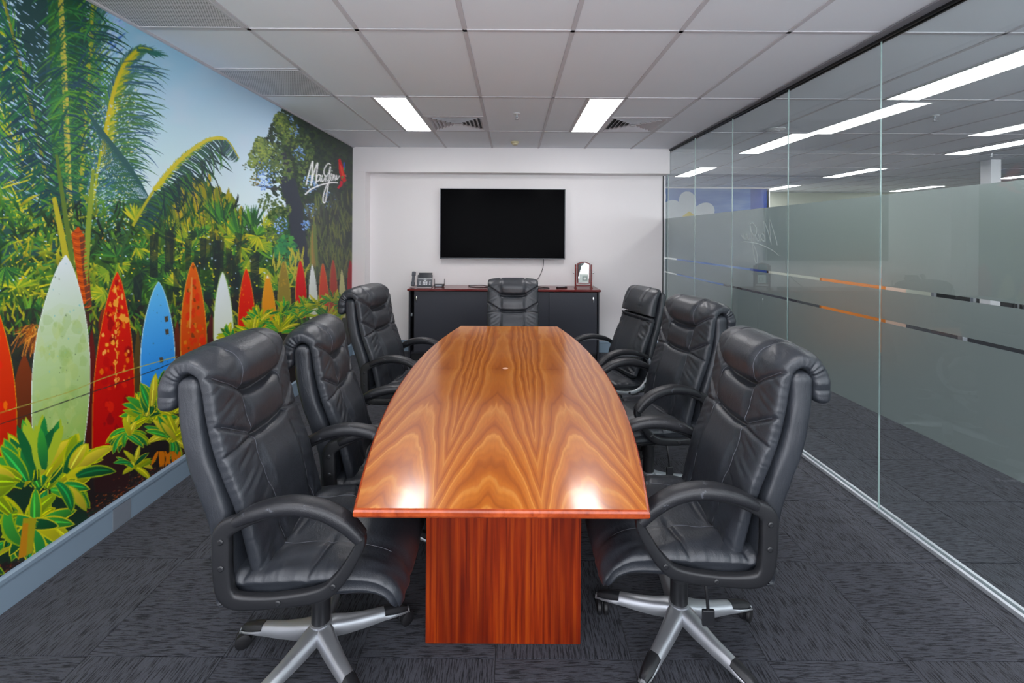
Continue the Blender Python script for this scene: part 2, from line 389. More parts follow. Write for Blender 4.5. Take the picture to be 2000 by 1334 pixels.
def paint_mural():
    p = Print(); rs = p.rs
    PX, PY = p.inv()
    def G(*stops):
        return stops
    n1 = vnoise(PX / 70 + 40, PY / 45 + 40, 1); n2 = vnoise(PX / 25 + 60, PY / 18 + 60, 2); n3 = vnoise(PX / 7 + 300, PY / 7 + 100, 3); n4 = vnoise(PX / 3 + 500, PY / 3 + 200, 4)
    # sky
    k = np.clip((PY - 60) / 330, 0, 1)[..., None]
    sky = np.array((134, 180, 202)) * (1 - k) + np.array((200, 220, 238)) * k
    kr = np.clip((PX - 330) / 230, 0, 1)[..., None]
    sky = sky * (1 - .30 * kr) + np.array((168, 176, 196)) * .30 * kr
    cl = np.clip((n1 * .6 + n2 * .4 - .45) * 2.2, 0, 1)[..., None]
    sky = sky * (1 - .35 * cl) + np.array((188, 198, 212)) * .35 * cl
    p.a[:] = sky
    # ground colour of the jungle
    edge = 395 + 35 * (vnoise(PX / 30 + 20, PX * 0 + 3.3, 7) - .5) - 60 * np.exp(-((PX - 370) / 70) ** 2) + 60 * np.exp(-((PX - 490) / 28) ** 2)
    jung = PY > edge
    base = np.stack([34 + 60 * n2 * n3, 62 + 80 * n2 * n3, 24 + 22 * n3], -1)
    dk = np.clip((n1 - .35) * 2.4, 0, 1)[..., None]
    base = base * (1 - .45 * dk) + np.array((26, 40, 34)) * .45 * dk
    p.a[jung] = base[jung]
    lft = (PX < 180) & (PY > 330)
    # left crown: dark mass behind the palm fronds
    p.poly([(-340, -500), (196, -500), (196, 330), (160, 480), (-340, 620)], (36, 66, 64), .93)
    for _ in range(900):
        x = rs.uniform(-300, 82); y = rs.uniform(-200, 345)
        p.blade(x, y, rs.uniform(-42, -24), rs.uniform(9, 30), rs.uniform(2.2, 5), [(170, 196, 234), (186, 206, 236), (150, 178, 226), (60, 120, 80)][rs.randint(4)], alpha=.95)
    for _ in range(90):
        x = rs.uniform(186, 232); y = rs.uniform(-20, 120)
        p.blade(x, y, rs.uniform(30, 52), rs.uniform(12, 28), rs.uniform(2.5, 5), [(176, 200, 236), (60, 100, 170), (150, 180, 226)][rs.randint(3)])
    for (x0, x1, ya, yb, c) in ((28, 92, -80, 420, (34, 62, 62)), (90, 122, -80, 470, (44, 84, 44)), (118, 168, -80, 480, (34, 74, 48)), (150, 184, -60, 430, (34, 62, 56))):
        pts = [(x0, ya), (x1, ya), (x1 - 4, (ya + yb) / 2), (min(x1, 165), yb), (max(x0, 105), yb), (x0 + 8, (ya + yb) / 2)]
        p.poly(pts, c)
    def inreg(m): return m
    # speckle of sky holes in the left crown
    for _ in range(900):
        x = rs.uniform(-300, 240); y = rs.uniform(-150, 430)
        if 95 < x < 165 and y < 380: continue
        p.blade(x, y, rs.uniform(-50, -20) if x < 90 else rs.uniform(20, 50), rs.uniform(5, 18), rs.uniform(1.5, 3.5), (176, 204, 236))
    G1 = [(40, 96, 60), (58, 120, 62), (30, 78, 66), (86, 138, 50), (36, 70, 84)]
    GY = [(150, 160, 40), (186, 180, 48), (96, 136, 44), (120, 140, 36)]
    BL = [(46, 84, 108), (60, 104, 130), (36, 78, 76), (56, 104, 84), (70, 120, 96)]
    # off-frame continuation of the print
    for _ in range(60):
        x = rs.uniform(-330, -20); y = rs.uniform(-250, 500)
        p.frond([(x, y), (x + rs.uniform(-30, 40), y + 90), (x + rs.uniform(-60, 60), y + 200)], (2, 5), (140, 150, 60), (70, 40), (70, 40), G1 + GY[:1], dens=6, lw=4)
    # far-left frond rows
    p.frond([(-30, 440), (-10, 300), (-20, 160), (-60, 20)], (6, 3), (150, 150, 50), (60, 40), (80, 40), G1, dens=6, lw=3)
    p.frond([(112, 480), (100, 400), (62, 220), (22, 60), (-8, -40)], (9, 3), (132, 138, 44), (85, 38), (70, 42), G1 + [(28, 62, 70)], dens=5.5, lw=3.2, droop=14)
    p.frond([(96, 470), (70, 380), (30, 280), (-10, 190)], (7, 2), (176, 170, 60), (90, 42), (70, 46), G1 + GY[:2], dens=5, lw=3, droop=16)
    p.frond([(100, 495), (60, 430), (10, 385), (-60, 350)], (6, 2), (170, 160, 50), (90, 40), (70, 42), GY + G1[:2], dens=5, lw=3, droop=20)
    for k in range(46):
        y = 330 + k * 5.5 + rs.uniform(-4, 4)
        p.blade(rs.uniform(60, 120), y, rs.uniform(178, 214), rs.uniform(60, 140), rs.uniform(3, 5), (GY + G1[:2])[rs.randint(6)], bend=rs.uniform(0, 22))
    # centre fronds
    p.frond([(150, 470), (160, 330), (172, 160), (180, 0), (182, -90)], (7, 6), (120, 140, 46), None, (92, 46), BL + [(120, 150, 50)], dens=4.2, lw=3, droop=-8)
    p.frond([(150, 470), (160, 330), (172, 160), (180, 0), (182, -90)], (7, 6), (130, 150, 46), (30, 30), (34, 34), GY[:1] + G1[:3], dens=5, lw=2.5)
    p.frond([(142, 520), (134, 400), (126, 200), (118, 40), (114, -80)], (10, 8), (164, 160, 66), (46, 46), (40, 46), G1[:3] + [(70, 110, 50)], dens=5, lw=2.6)
    for k in range(34):
        t = k / 33; y = 80 + t * 310
        p.line([(130 + 30 * rs.rand(), y - 5), (95 + 4 * rs.rand(), y + 4 + 10 * rs.rand()), (62, y + 40)], (2.2, 1.2), G1[rs.randint(4)])
        p.line([(100, y - 8), (130, y - 10 + 5 * rs.rand()), (185, y + 25), (222 + 30 * rs.rand(), y + 75)], (1.6, 2.2), ((66, 130, 70), (92, 140, 66), (40, 92, 66))[rs.randint(3)])
    for k in range(46):
        t = k / 46; y = 20 + t * 400
        p.blade(121 + t * 16, y, rs.uniform(-70, -40), 10, 2.4, (226, 206, 96))
        if k % 2: p.blade(175 - t * 20, y + 4, rs.uniform(-60, -30), 8, 2, (196, 186, 70))
    p.line([(8, 0), (30, 90), (62, 220), (100, 400), (118, 500)], (3, 6), (110, 116, 48)); p.line([(118, -80), (122, 40), (130, 200), (138, 400), (144, 520)], (4, 6), (176, 168, 74)); p.line([(182, -90), (178, 60), (168, 200), (158, 330), (150, 470)], (3, 5), (150, 150, 54))
    for k in range(300):
        t_ = rs.rand(); y0 = -60 + t_ * 470; x0 = rs.choice([118, 126, 134, 170, 176]) + rs.uniform(-4, 4)
        up = rs.rand() < .5
        c = (G1 + [(24, 66, 56), (30, 84, 50), (28, 60, 72)])[rs.randint(8)]
        if up: p.blade(x0, y0, rs.uniform(186, 236), rs.uniform(40, 84), rs.uniform(2.6, 4.4), c, bend=rs.uniform(10, 40), n=7)
        else: p.blade(x0, y0, rs.uniform(-4, 18), rs.uniform(60, 120), rs.uniform(2.2, 3.8), c, bend=rs.uniform(-60, -30), n=8)
    for k in range(120):
        t_ = rs.rand(); x0 = 8 + 90 * t_ + rs.uniform(-6, 6); y0 = 20 + t_ * 380
        p.blade(x0, y0, rs.uniform(196, 226), rs.uniform(50, 90), rs.uniform(2.8, 4.6), [(26, 60, 62), (30, 78, 60), (40, 96, 56), (24, 50, 66)][rs.randint(4)], bend=rs.uniform(-10, 20), n=6)
        if k % 2: p.blade(x0, y0, rs.uniform(-40, -14), rs.uniform(40, 70), rs.uniform(2.8, 4.4), [(26, 56, 62), (30, 70, 58), (24, 50, 60)][rs.randint(3)], bend=-14, n=6)
    for k in range(150):
        x = rs.uniform(-20, 92); y = rs.uniform(0, 400)
        p.blade(x, y, rs.uniform(-38, -28), rs.uniform(8, 24), rs.uniform(1.2, 2.8), [(150, 180, 222), (180, 202, 236)][rs.randint(2)], alpha=.8)
    # right frond of the crown, against the sky
    p.poly([(196, 330), (206, 220), (222, 150), (244, 108), (262, 92), (284, 96), (268, 116), (250, 140), (240, 170), (226, 240), (214, 330)], (170, 165, 50), .8)
    p.frond([(168, 470), (190, 330), (212, 210), (236, 130), (268, 94), (296, 96)], (6, 2), (150, 160, 40), (40, 50), (112, 62), BL + [(76, 128, 60), (60, 104, 100)], dens=3.4, lw=2.3, droop=20, tip=.35)
    p.frond([(200, 300), (216, 200), (238, 132), (268, 96)], (9, 6), (186, 172, 44), (12, 40), (46, 60), GY[:3], dens=3, lw=3, droop=8)
    p.line([(266, 96), (300, 102), (328, 108)], (7, 1.5), (38, 92, 70))
    for k in range(16):
        p.blade(290, 100, rs.uniform(-30, 14), rs.uniform(24, 44), 1.8, (40, 100, 90), bend=-8)
    for k in range(120):
        t_ = rs.rand(); y0 = 118 + t_ * 300; x0 = 246 - t_ * 46 + rs.uniform(-8, 8)
        p.blade(x0, y0, rs.uniform(-4, 30) - 26 * t_ * rs.rand(), rs.uniform(66, 118), rs.uniform(1.6, 3.0), BL[rs.randint(5)] if rs.rand() < .7 else (58, 108, 62), bend=rs.uniform(-52, -18), n=7)
    for k in range(40):
        y0 = 190 + k * 5.5; p.blade(222, y0, rs.uniform(10, 30), rs.uniform(50, 80), 4, (70, 120, 50) if k % 2 else (52, 96, 66), bend=-30, n=7)
    # lattice of sky light right of the crown
    for _ in range(520):
        x = rs.uniform(165, 262); y = rs.uniform(170 + (262 - x) * .6, 480)
        p.blade(x, y, rs.uniform(20, 45), rs.uniform(3, 8), 2, (170, 198, 228) if rs.rand() < .7 else (200, 200, 110))
    for k in range(26):
        x = 150 + k * 4; p.line([(x, 190 + k * 5), (x + 40, 260 + k * 5), (x + 60, 350 + k * 4)], 1.3, (38, 80, 80))
    # columns of yellow shrubs behind
    for _ in range(170):
        x = rs.uniform(330, 480); top = 330 + abs(x - 395) * .9; y = rs.uniform(top, top + 120)
        p.blade(x, y + 20, rs.uniform(78, 104), rs.uniform(26, 46), rs.uniform(7, 12), [(150, 142, 40), (132, 128, 34), (108, 122, 44), (170, 150, 50)][rs.randint(4)])
    # the jungle: fans, blades, strokes
    PAL = [[(46, 96, 48), (66, 124, 52), (96, 146, 52), (34, 72, 44)], [(150, 160, 44), (184, 178, 50), (110, 142, 44), (128, 150, 50)], [(34, 60, 40), (28, 50, 42), (48, 80, 44), (60, 96, 46)]]
    for _ in range(2600):
        x = rs.uniform(-330, 700); y = rs.uniform(400, 700)
        if y < 395 + 40 * (x > 460) + (20 if 200 < x < 320 else 0): continue
        q = vnoise(np.array([x / 38 + 50]), np.array([y / 38 + 9]), 11)[0]
        pal = PAL[1] if q > .62 else (PAL[0] if q > .36 else PAL[2])
        c = pal[rs.randint(4)]
        if x > 560: c = tuple(v * .86 + 12 for v in c)
        sc = 1.0 if x > 250 else 1.35
        p.blade(x, y, rs.uniform(40, 140) if rs.rand() < .6 else rs.uniform(-80, 260), rs.uniform(18, 44) * sc, rs.uniform(2.5, 5.5) * sc, c, bend=rs.uniform(-40, 40), col2=tuple(v * .62 for v in c))
    for (x, y, L, k, a0, a1) in ((262, 430, 44, 1, 40, 140), (330, 470, 60, 2, 40, 150), (300, 520, 55, 0, 20, 160), (372, 480, 70, 1, 30, 150), (398, 500, 50, 0, 10, 170), (430, 440, 72, 0, 60, 130), (448, 470, 58, 1, 40, 120), (468, 470, 90, 0, 70, 120), (492, 452, 70, 0, 62, 122), (500, 520, 60, 2, 40, 140), (410, 560, 50, 0, 200, 340), (530, 505, 56, 0, 60, 150), (520, 470, 40, 1, 100, 170), (560, 500, 44, 0, 40, 150), (350, 560, 55, 1, 20, 160), (540, 560, 44, 1, 0, 200), (640, 520, 60, 2, 50, 130), (470, 560, 46, 2, 0, 180), (225, 500, 60, 0, 10, 170), (200, 560, 50, 1, 180, 300), (30, 560, 70, 1, 10, 170), (60, 620, 60, 0, 20, 160), (330, 610, 40, 1, 20, 160), (10, 520, 60, 0, 200, 350)):
        p.fan(x, y, L, PAL[k], a0, a1, n=20, wd=4.5)
    for _ in range(70):
        x = rs.uniform(200, 600); y = rs.uniform(440, 600); a = rs.uniform(0, 360)
        p.fan(x, y, rs.uniform(24, 46), PAL[rs.randint(3)], a, a + rs.uniform(70, 140), n=13, wd=3.4)
    for _ in range(40):
        x = rs.uniform(330, 480); y = rs.uniform(450, 620); p.poly([(x - 6, y), (x + 8, y + 4), (x + 5, y + 60), (x - 4, y + 64)], (28, 38, 40), .55)
    for (x, y) in ((497, 520), (458, 560), (330, 470), (300, 480), (505, 590), (550, 560), (595, 560), (612, 545), (250, 600), (268, 560)):
        p.poly([(x - 9, y - 20), (x + 9, y - 30), (x + 7, y + 60), (x - 9, y + 60)], (26, 36, 40), .7)
    for _ in range(420):
        x = rs.uniform(-300, 560); y = rs.uniform(420, 600); p.blade(x, y, rs.uniform(0, 180), rs.uniform(3, 8), rs.uniform(1.5, 3), [(176, 202, 222), (196, 200, 60), (190, 140, 40)][rs.randint(3) if rs.rand() < .5 else 1])
    # the low arching frond
    p.frond([(258, 440), (300, 370), (350, 312), (405, 272), (440, 270), (466, 308)], (6, 2), (160, 158, 46), None, (74, 64), [(38, 80, 66), (52, 96, 60), (40, 70, 76), (30, 60, 60)], dens=2.6, lw=2.6, droop=-40, tip=.25)
    p.frond([(300, 370), (350, 312), (405, 272), (440, 270)], (9, 5), (188, 176, 48), (12, 50), (18, 60), GY[:3], dens=3, lw=2.4)
    for k in range(60):
        t_ = rs.rand(); x = 300 + t_ * 130; y = 380 - t_ * 96; p.blade(x, y, rs.uniform(-75, -20), rs.uniform(40, 110) * (1 - .4 * t_), rs.uniform(1.8, 3.6), [(30, 56, 52), (40, 84, 54), (24, 48, 56), (60, 110, 50)][rs.randint(4)], bend=rs.uniform(-50, -5), n=7)
    for k in range(10):
        x = 300 + k * 12; p.line([(x, 372 - k * 4.5), (x + 18, 392 - k * 3), (x + 30 + rs.uniform(-6, 6), 450 + 10 * (k % 4))], (2.6, 1.2), ((30, 56, 52), (40, 74, 54), (24, 48, 56))[k % 3])
    p.line([(255, 445), (240, 480), (235, 520)], 5, (50, 84, 50))
    # trunk of the palm
    p.poly([(138, 455), (152, 440), (164, 460), (172, 520), (182, 640), (168, 640), (150, 540)], (176, 74, 30))
    p.poly([(154, 462), (164, 460), (172, 520), (182, 640), (174, 640), (160, 530)], (98, 52, 36))
    p.poly([(100, 385), (108, 382), (124, 450), (142, 540), (128, 540), (112, 450)], (164, 156, 48)); p.poly([(106, 300), (112, 300), (138, 460), (146, 530), (138, 520), (126, 450)], (84, 106, 42))
    p.poly([(178, 330), (184, 330), (176, 460), (170, 560), (163, 520), (166, 440)], (122, 140, 50))
    for k in range(26): p.line([(140 + k * .8, 450 + k * 7), (150 + k * .8, 453 + k * 7), (164 + k * .6, 448 + k * 7)], 1.6, (206, 100, 44) if k % 2 else (120, 46, 26))
    # big tree upper right
    def blob(x, y, r, cs, n, lo=2, hi=6):
        for _ in range(n):
            a = rs.uniform(0, 2 * PI); q = r * math.sqrt(rs.rand())
            c = cs[rs.randint(len(cs))]; rr = rs.uniform(lo, hi)
            xx, yy = x + q * math.cos(a), y + q * math.sin(a) * 1.25
            m = 6; aa = rs.uniform(0, 6); p.poly([(xx + rr * math.cos(aa + 2*PI*i/m) * rs.uniform(.5, 1.2), yy + rr * math.sin(aa + 2*PI*i/m) * rs.uniform(.5, 1.2)) for i in range(m)], c)
    TD = [(40, 56, 42), (52, 70, 44), (34, 46, 44), (44, 60, 52)]; TM = [(84, 104, 58), (64, 86, 50), (98, 112, 60), (72, 92, 66)]; TL = [(118, 138, 66), (134, 146, 72), (104, 124, 70)]
    p.poly([(560, 236), (590, 222), (640, 252), (690, 280), (690, 600), (618, 600), (604, 450), (578, 380), (556, 330), (548, 280)], (46, 54, 50))
    for (x, y, r, n) in ((575, 250, 26, 90), (600, 300, 40, 120), (640, 290, 40, 90), (625, 300, 46, 120), (590, 270, 34, 110), (655, 330, 40, 90), (560, 245, 26, 90), (545, 262, 22, 60), (560, 340, 40, 130), (520, 300, 28, 90), (600, 370, 40, 90)):
        blob(x, y, r, TD, n * 2, 2, 5)
    p.poly([(544, 350), (560, 338), (576, 350), (590, 400), (598, 470), (606, 520), (564, 520), (566, 440), (556, 390)], (44, 50, 60))
    p.poly([(560, 345), (548, 300), (556, 296), (575, 340)], (44, 48, 58)); p.poly([(540, 372), (500, 362), (498, 358), (545, 366)], (52, 56, 56))
    for (x, y, r, n) in ((548, 236, 14, 60), (560, 258, 20, 70), (508, 280, 12, 50), (505, 312, 22, 100), (530, 308, 24, 90), (550, 330, 22, 60), (590, 290, 24, 60), (545, 412, 22, 60), (536, 450, 20, 50), (596, 340, 20, 40), (520, 395, 16, 34)):
        blob(x, y, r, TM, int(n * 1.8), 1.5, 3.6)
    for (x, y, r, n) in ((545, 232, 10, 26), (504, 300, 16, 46), (522, 296, 16, 34), (492, 316, 9, 26), (560, 254, 12, 20), (506, 276, 9, 20)):
        blob(x, y, r, TL, int(n * 1.6), 1.2, 3)
    for (x, y, r, n) in ((605, 360, 16, 60), (606, 410, 12, 70), (548, 440, 14, 70), (512, 350, 16, 70), (520, 340, 24, 60), (584, 300, 12, 40), (570, 232, 6, 16), (597, 440, 9, 50), (640, 390, 14, 30), (575, 255, 10, 26)):
        blob(x, y, r, [(112, 150, 208), (134, 168, 216), (86, 120, 176), (150, 178, 214)], n, .8, 2.4)
    blob(497, 350, 10, [(70, 84, 50), (120, 110, 54)], 40, 1, 2.6); blob(478, 325, 6, [(70, 84, 50)], 12, 1, 2)
    # greyer foliage at the right end
    for _ in range(420):
        x = rs.uniform(600, 690); y = rs.uniform(400, 620); p.blade(x, y, rs.uniform(70, 115), rs.uniform(20, 50), rs.uniform(2, 4), [(84, 92, 58), (112, 116, 62), (66, 76, 58), (58, 62, 62), (96, 110, 60)][rs.randint(5)], alpha=.85)
    for k, x in enumerate((606, 610, 615, 619)): p.blade(x, 520, 90 + (k - 1.5) * 3, 125, 8, [(112, 124, 60), (150, 120, 66), (128, 112, 66), (96, 112, 62)][k])
    blob(560, 490, 24, [(52, 120, 74), (74, 138, 70), (44, 100, 70)], 70, 3, 7)
    for _ in range(40): p.blade(rs.uniform(520, 600), rs.uniform(500, 560), rs.uniform(60, 130), 34, 3.4, (168, 162, 64))
    # dark gaps and fence behind the boards
    p.poly([(-340, 640), (60, 600), (340, 590), (480, 575), (690, 540), (690, 700), (380, 900), (0, 1180), (-340, 1500)], (34, 30, 32), .80)
    for _ in range(700):
        x = rs.uniform(-330, 660); y = rs.uniform(600, 660); c = PAL[rs.randint(3)][rs.randint(4)]
        p.blade(x, y, rs.uniform(40, 140), rs.uniform(20, 44), 4.5, tuple(v * .8 for v in c), bend=rs.uniform(-30, 30))
    for k in range(26): p.line([(66 + rs.uniform(-25, 5), 700 - rs.uniform(0, 60)), (48 + k, 640 + rs.uniform(-8, 8)), (20 + k * 1.8, 640 + rs.uniform(0, 60))], (3, 1.5), ((196, 132, 60), (150, 84, 36), (90, 50, 30))[k % 3])
    # surfboards
    def board(tx, ty, bx, by, W, c1, c2, rim=None, wmax=.62):
        t = np.linspace(0, 1, 26); wd = W * np.where(t < wmax, np.sin(PI / 2 * np.clip(t / wmax, 0, 1)) ** .72, 1 - .22 * ((t - wmax) / (1 - wmax)) ** 2)
        cx_ = tx + (bx - tx) * t; cy_ = ty + (by - ty) * t
        L = np.stack([cx_ - wd, cy_], 1); Rr = np.stack([cx_ + wd, cy_], 1)
        if rim:
            p.poly(np.concatenate([L - [1.4, 0], (Rr + [1.2, 0])[::-1]]), rim)
        p.poly(np.concatenate([L, Rr[::-1]]), c1, col2=c2)
        return cx_, cy_, wd
    def spots(cx_, cy_, wd, cols, n, r0, r1, side=1.0, t0=.0, t1=1.0, al=.8):
        for _ in range(n):
            i = int(rs.uniform(t0, t1) * (len(cx_) - 1)); x = cx_[i] + rs.uniform(-.9, .9) * wd[i] * side; y = cy_[i] + rs.uniform(-6, 6); r = rs.uniform(r0, r1)
            if abs(x - cx_[i]) + r > wd[i]: continue
            p.poly([(x + r * math.cos(a) * rs.uniform(.5, 1.2), y + 1.6 * r * math.sin(a) * rs.uniform(.5, 1.2)) for a in np.linspace(0, 6.28, 9)[:-1]], cols[rs.randint(len(cols))], al)
    # dark red and brown boards in the second row
    for (x, y, w_, h, c) in ((178, 640, 12, 260, (92, 26, 24)), (200, 600, 9, 60, (120, 50, 30)), (268, 640, 9, 200, (82, 66, 30)), (345, 625, 8, 120, (96, 40, 24)), (46, 690, 26, 200, (110, 50, 26)), (412, 612, 7, 70, (84, 30, 30)), (452, 620, 8, 60, (128, 110, 30)), (-80, 640, 40, 400, (120, 40, 30)), (560, 560, 6, 60, (80, 60, 40))):
        board(x, y, x, y + h, w_, c, tuple(v * .6 for v in c))
    for (x, W, tip, c1, c2) in ((-110, 58, 560, (206, 204, 190), (150, 170, 90)), (-230, 66, 590, (60, 150, 200), (40, 120, 190)), (-330, 60, 560, (200, 180, 60), (150, 120, 40))):
        board(x, tip, x, 1150, W, c1, c2)
    b = board(-28, 560, -30, 1040, 60, (204, 60, 20), (150, 16, 16), (206, 150, 50), .55); spots(*b, [(214, 110, 30), (196, 30, 16)], 30, 3, 9, t1=.5)
    b = board(127, 497, 112, 900, 56, (196, 204, 208), (122, 158, 60), (206, 214, 206))
    for k in range(10):
        yy = 590 + k * 30; p.poly([(70, yy + 30), (116, yy), (164, yy + 10), (166, yy + 60), (66, yy + 64)], (150, 176, 96), .10)
    spots(*b, [(150, 170, 90), (170, 186, 120), (128, 158, 86)], 90, 4, 13, t0=.3, al=.30); spots(*b, [(70, 90, 60), (110, 170, 170)], 40, .6, 1.6, al=.8)
    b = board(228, 530, 216, 960, 40, (200, 30, 16), (150, 10, 16), (208, 120, 50))
    spots(*b, [(160, 8, 14), (214, 40, 14), (110, 10, 18)], 50, 3, 9, al=.55)
    spots(*b, [(218, 140, 60), (222, 160, 84), (206, 110, 40)], 44, 1.2, 4.6, t0=.06, t1=.52, al=.9)
    for k in range(36): p.blade(226 + rs.uniform(-2.5, 2.5), 560 + k * 5.6, rs.uniform(60, 120), rs.uniform(6, 14), rs.uniform(2, 6) if k in (4, 5, 6, 10, 11, 20, 21) else 2.4, (214, 150, 70))
    for (x, y, r) in ((225, 590, 8), (238, 618, 9), (246, 624, 7), (208, 672, 5), (220, 668, 6)): p.poly([(x + r * math.cos(a) * rs.uniform(.5, 1.1), y + r * math.sin(a) * rs.uniform(.6, 1.2)) for a in np.linspace(0, 6.28, 10)[:-1]], (216, 146, 62))
    b = board(309, 549, 306, 800, 33, (96, 172, 220), (36, 110, 196), (178, 214, 232)); spots(*b, [(60, 80, 90)], 26, .5, 1.3, al=.8)
    for (x, y) in ((324, 622), (325, 647), (314, 702)): p.poly([(x - 4, y - 5), (x + 3, y - 6), (x + 4, y + 4), (x - 2, y + 6)], (70, 60, 44))
    b = board(376, 511, 378, 760, 25, (206, 96, 40), (176, 52, 24), (206, 150, 60)); spots(*b, [(200, 40, 20), (214, 60, 20)], 60, 2, 8, al=.7); spots(*b, [(196, 130, 50), (90, 50, 24)], 40, 1, 4, al=.7)
    p.line([(374, 540), (372, 590), (370, 640)], 4, (206, 130, 70))
    board(434, 530, 437, 720, 19, (206, 214, 222), (196, 204, 170), (150, 180, 90))
    b = board(480, 524, 482, 700, 16, (206, 50, 34), (196, 16, 20), (206, 130, 50)); spots(*b, [(216, 120, 50)], 12, 1, 3, t1=.4)
    board(522, 535, 527, 690, 14, (206, 140, 50), (206, 130, 40), (190, 150, 60)); p.poly([(519, 543), (522, 535), (525, 543)], (226, 216, 190))
    b = board(553, 509, 556, 640, 12, (136, 112, 50), (120, 116, 46), (150, 140, 60)); spots(*b, [(160, 130, 50)], 14, 1, 3)
    board(586, 508, 588, 620, 10, (200, 42, 46), (196, 30, 36), (180, 120, 60)); board(609, 515, 613, 640, 9, (216, 220, 222), (200, 206, 180))
    board(630, 514, 634, 640, 9, (206, 76, 54), (196, 56, 44), (196, 120, 60)); board(650, 507, 652, 620, 7, (176, 62, 50), (166, 54, 46), (170, 100, 60))
    board(667, 525, 669, 620, 6.5, (200, 196, 130), (196, 190, 140)); board(683, 507, 684, 600, 6, (170, 26, 34), (150, 24, 34))
    # cable across the boards
    p.line([(-330, 905), (0, 804), (130, 765), (215, 732), (345, 695)], 1.6, (150, 150, 70)); p.line([(-330, 935), (0, 826), (60, 806), (168, 768), (262, 736), (345, 704)], 1.6, (40, 40, 36))
    # soil with leaf litter
    soil = [(-340, 1500), (-340, 1150), (0, 985), (60, 960), (130, 900), (250, 850), (330, 830), (400, 800), (520, 720), (690, 650), (690, 760), (380, 960), (0, 1300)]
    p.poly(soil, (28, 22, 22), .9)
    for _ in range(420):
        t = rs.rand(); x = t * 400 - 20; yl = 1130 - .657 * x; y = yl - abs(rs.normal(0, 14)) - 3
        p.blade(x, y, rs.uniform(0, 60), rs.uniform(3, 9), 1.8, [(150, 74, 34), (110, 54, 30), (184, 98, 44), (90, 30, 24), (70, 60, 50)][rs.randint(5)], alpha=.7)
    # broad-leaved plants in front
    LG = [(34, 122, 58), (46, 140, 62), (28, 100, 50), (62, 150, 56), (22, 84, 44)]; LY = [(164, 172, 34), (188, 184, 44), (130, 156, 36), (206, 190, 60)]
    def ti(x, y, L, n, wd, a0, a1, yel=.4, ybias=0):
        for k in range(n):
            a = rs.uniform(a0, a1); l = L * rs.uniform(.7, 1.1); ox, oy = rs.uniform(-.16, .16) * L, rs.uniform(-.05, .22) * L + ybias
            c = LY[rs.randint(4)] if rs.rand() < yel else LG[rs.randint(5)]
            bend = (a - 90) * rs.uniform(.1, .6)
            p.blade(x + ox, y + oy, a, l, wd * 1.12, LY[rs.randint(3)], bend=bend, n=9); p.blade(x + ox, y + oy, a, l * .97, wd * .86, c, bend=bend, col2=tuple(v * .72 for v in c), n=9)
            if rs.rand() < .6: p.blade(x + ox, y + oy, a + 2, l * .9, wd * .16, tuple(min(255, v * 1.35) for v in c), bend=bend, n=9)
    for _ in range(14): p.poly([(rs.uniform(-60, 170) + q[0], rs.uniform(900, 1040) + q[1]) for q in ((0, 0), (40, 6), (46, 60), (6, 70))], (20, 44, 30), .8)
    for (x, y, L, n, wd) in ((-180, 1040, 130, 40, 26), (-260, 1160, 150, 30, 30), (-80, 1100, 120, 26, 26)): ti(x, y, L, n, wd, -30, 210, .35)
    ti(60, 1010, 90, 26, 24, -60, 240, .45, 10); ti(20, 980, 100, 14, 26, 120, 250, .4); ti(110, 940, 80, 16, 22, -40, 80, .6)
    p.poly([(34, 1090), (62, 1078), (70, 1010), (44, 1010)], (150, 140, 36)); p.poly([(34, 1090), (50, 1084), (54, 1020), (44, 1020)], (176, 120, 40))
    ti(78, 930, 116, 30, 25, 55, 130, .3); ti(60, 930, 100, 14, 28, 95, 150, .12); ti(140, 910, 90, 12, 22, 20, 80, .6); ti(30, 935, 80, 8, 24, 140, 200, .5)
    for (a, l) in ((100, 118), (86, 122), (112, 110), (72, 118), (62, 110), (95, 96)): p.blade(72 + rs.uniform(-14, 14), 915, a, l, 25, (150, 170, 50), n=9); p.blade(72 + rs.uniform(-14, 14), 915, a, l * .96, 20, LG[rs.randint(5)], n=9, col2=(24, 90, 46))
    ti(300, 810, 66, 34, 14, 10, 180, .4); ti(290, 800, 62, 30, 14, 0, 190, .5); ti(300, 790, 74, 12, 15, 60, 120, .12); ti(250, 840, 52, 26, 11, -40, 220, .65); ti(335, 850, 60, 26, 12, -60, 200, .6); ti(262, 905, 46, 14, 9, -60, 210, .75); ti(340, 800, 50, 14, 12, 20, 160, .35)
    for k in range(10): p.blade(330 + rs.uniform(-30, 20), 880, rs.uniform(230, 300), 40, 7, (196, 110, 30))
    for (x, y, L, n, wd, yl) in ((450, 660, 34, 18, 8, .4), (508, 625, 40, 34, 7, .35), (495, 645, 40, 24, 7, .7), (556, 610, 36, 30, 6, .3), (585, 615, 34, 24, 6, .3), (548, 640, 40, 22, 7, .6), (600, 600, 34, 20, 5, .3), (620, 595, 30, 22, 4, .6), (650, 585, 26, 24, 4, .5), (670, 590, 26, 20, 4, .5), (664, 620, 26, 14, 5, .6), (640, 620, 34, 20, 5, .5)):
        ti(x, y, L, n, wd, 10, 175, yl)
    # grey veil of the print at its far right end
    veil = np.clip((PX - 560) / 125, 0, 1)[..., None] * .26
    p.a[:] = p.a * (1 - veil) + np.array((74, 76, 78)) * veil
    # lettering and emblem
    Wt = (232, 234, 238)
    def stroke(pts, w_=2.6): p.line([(400 + x / 2.9, 200 + y / 2.9) for x, y in pts], w_, Wt)
    stroke([(572, 468), (588, 400), (610, 330), (606, 400), (600, 470)]); stroke([(600, 462), (618, 390), (638, 340), (632, 400), (628, 460)]) 
    p_extra = 0
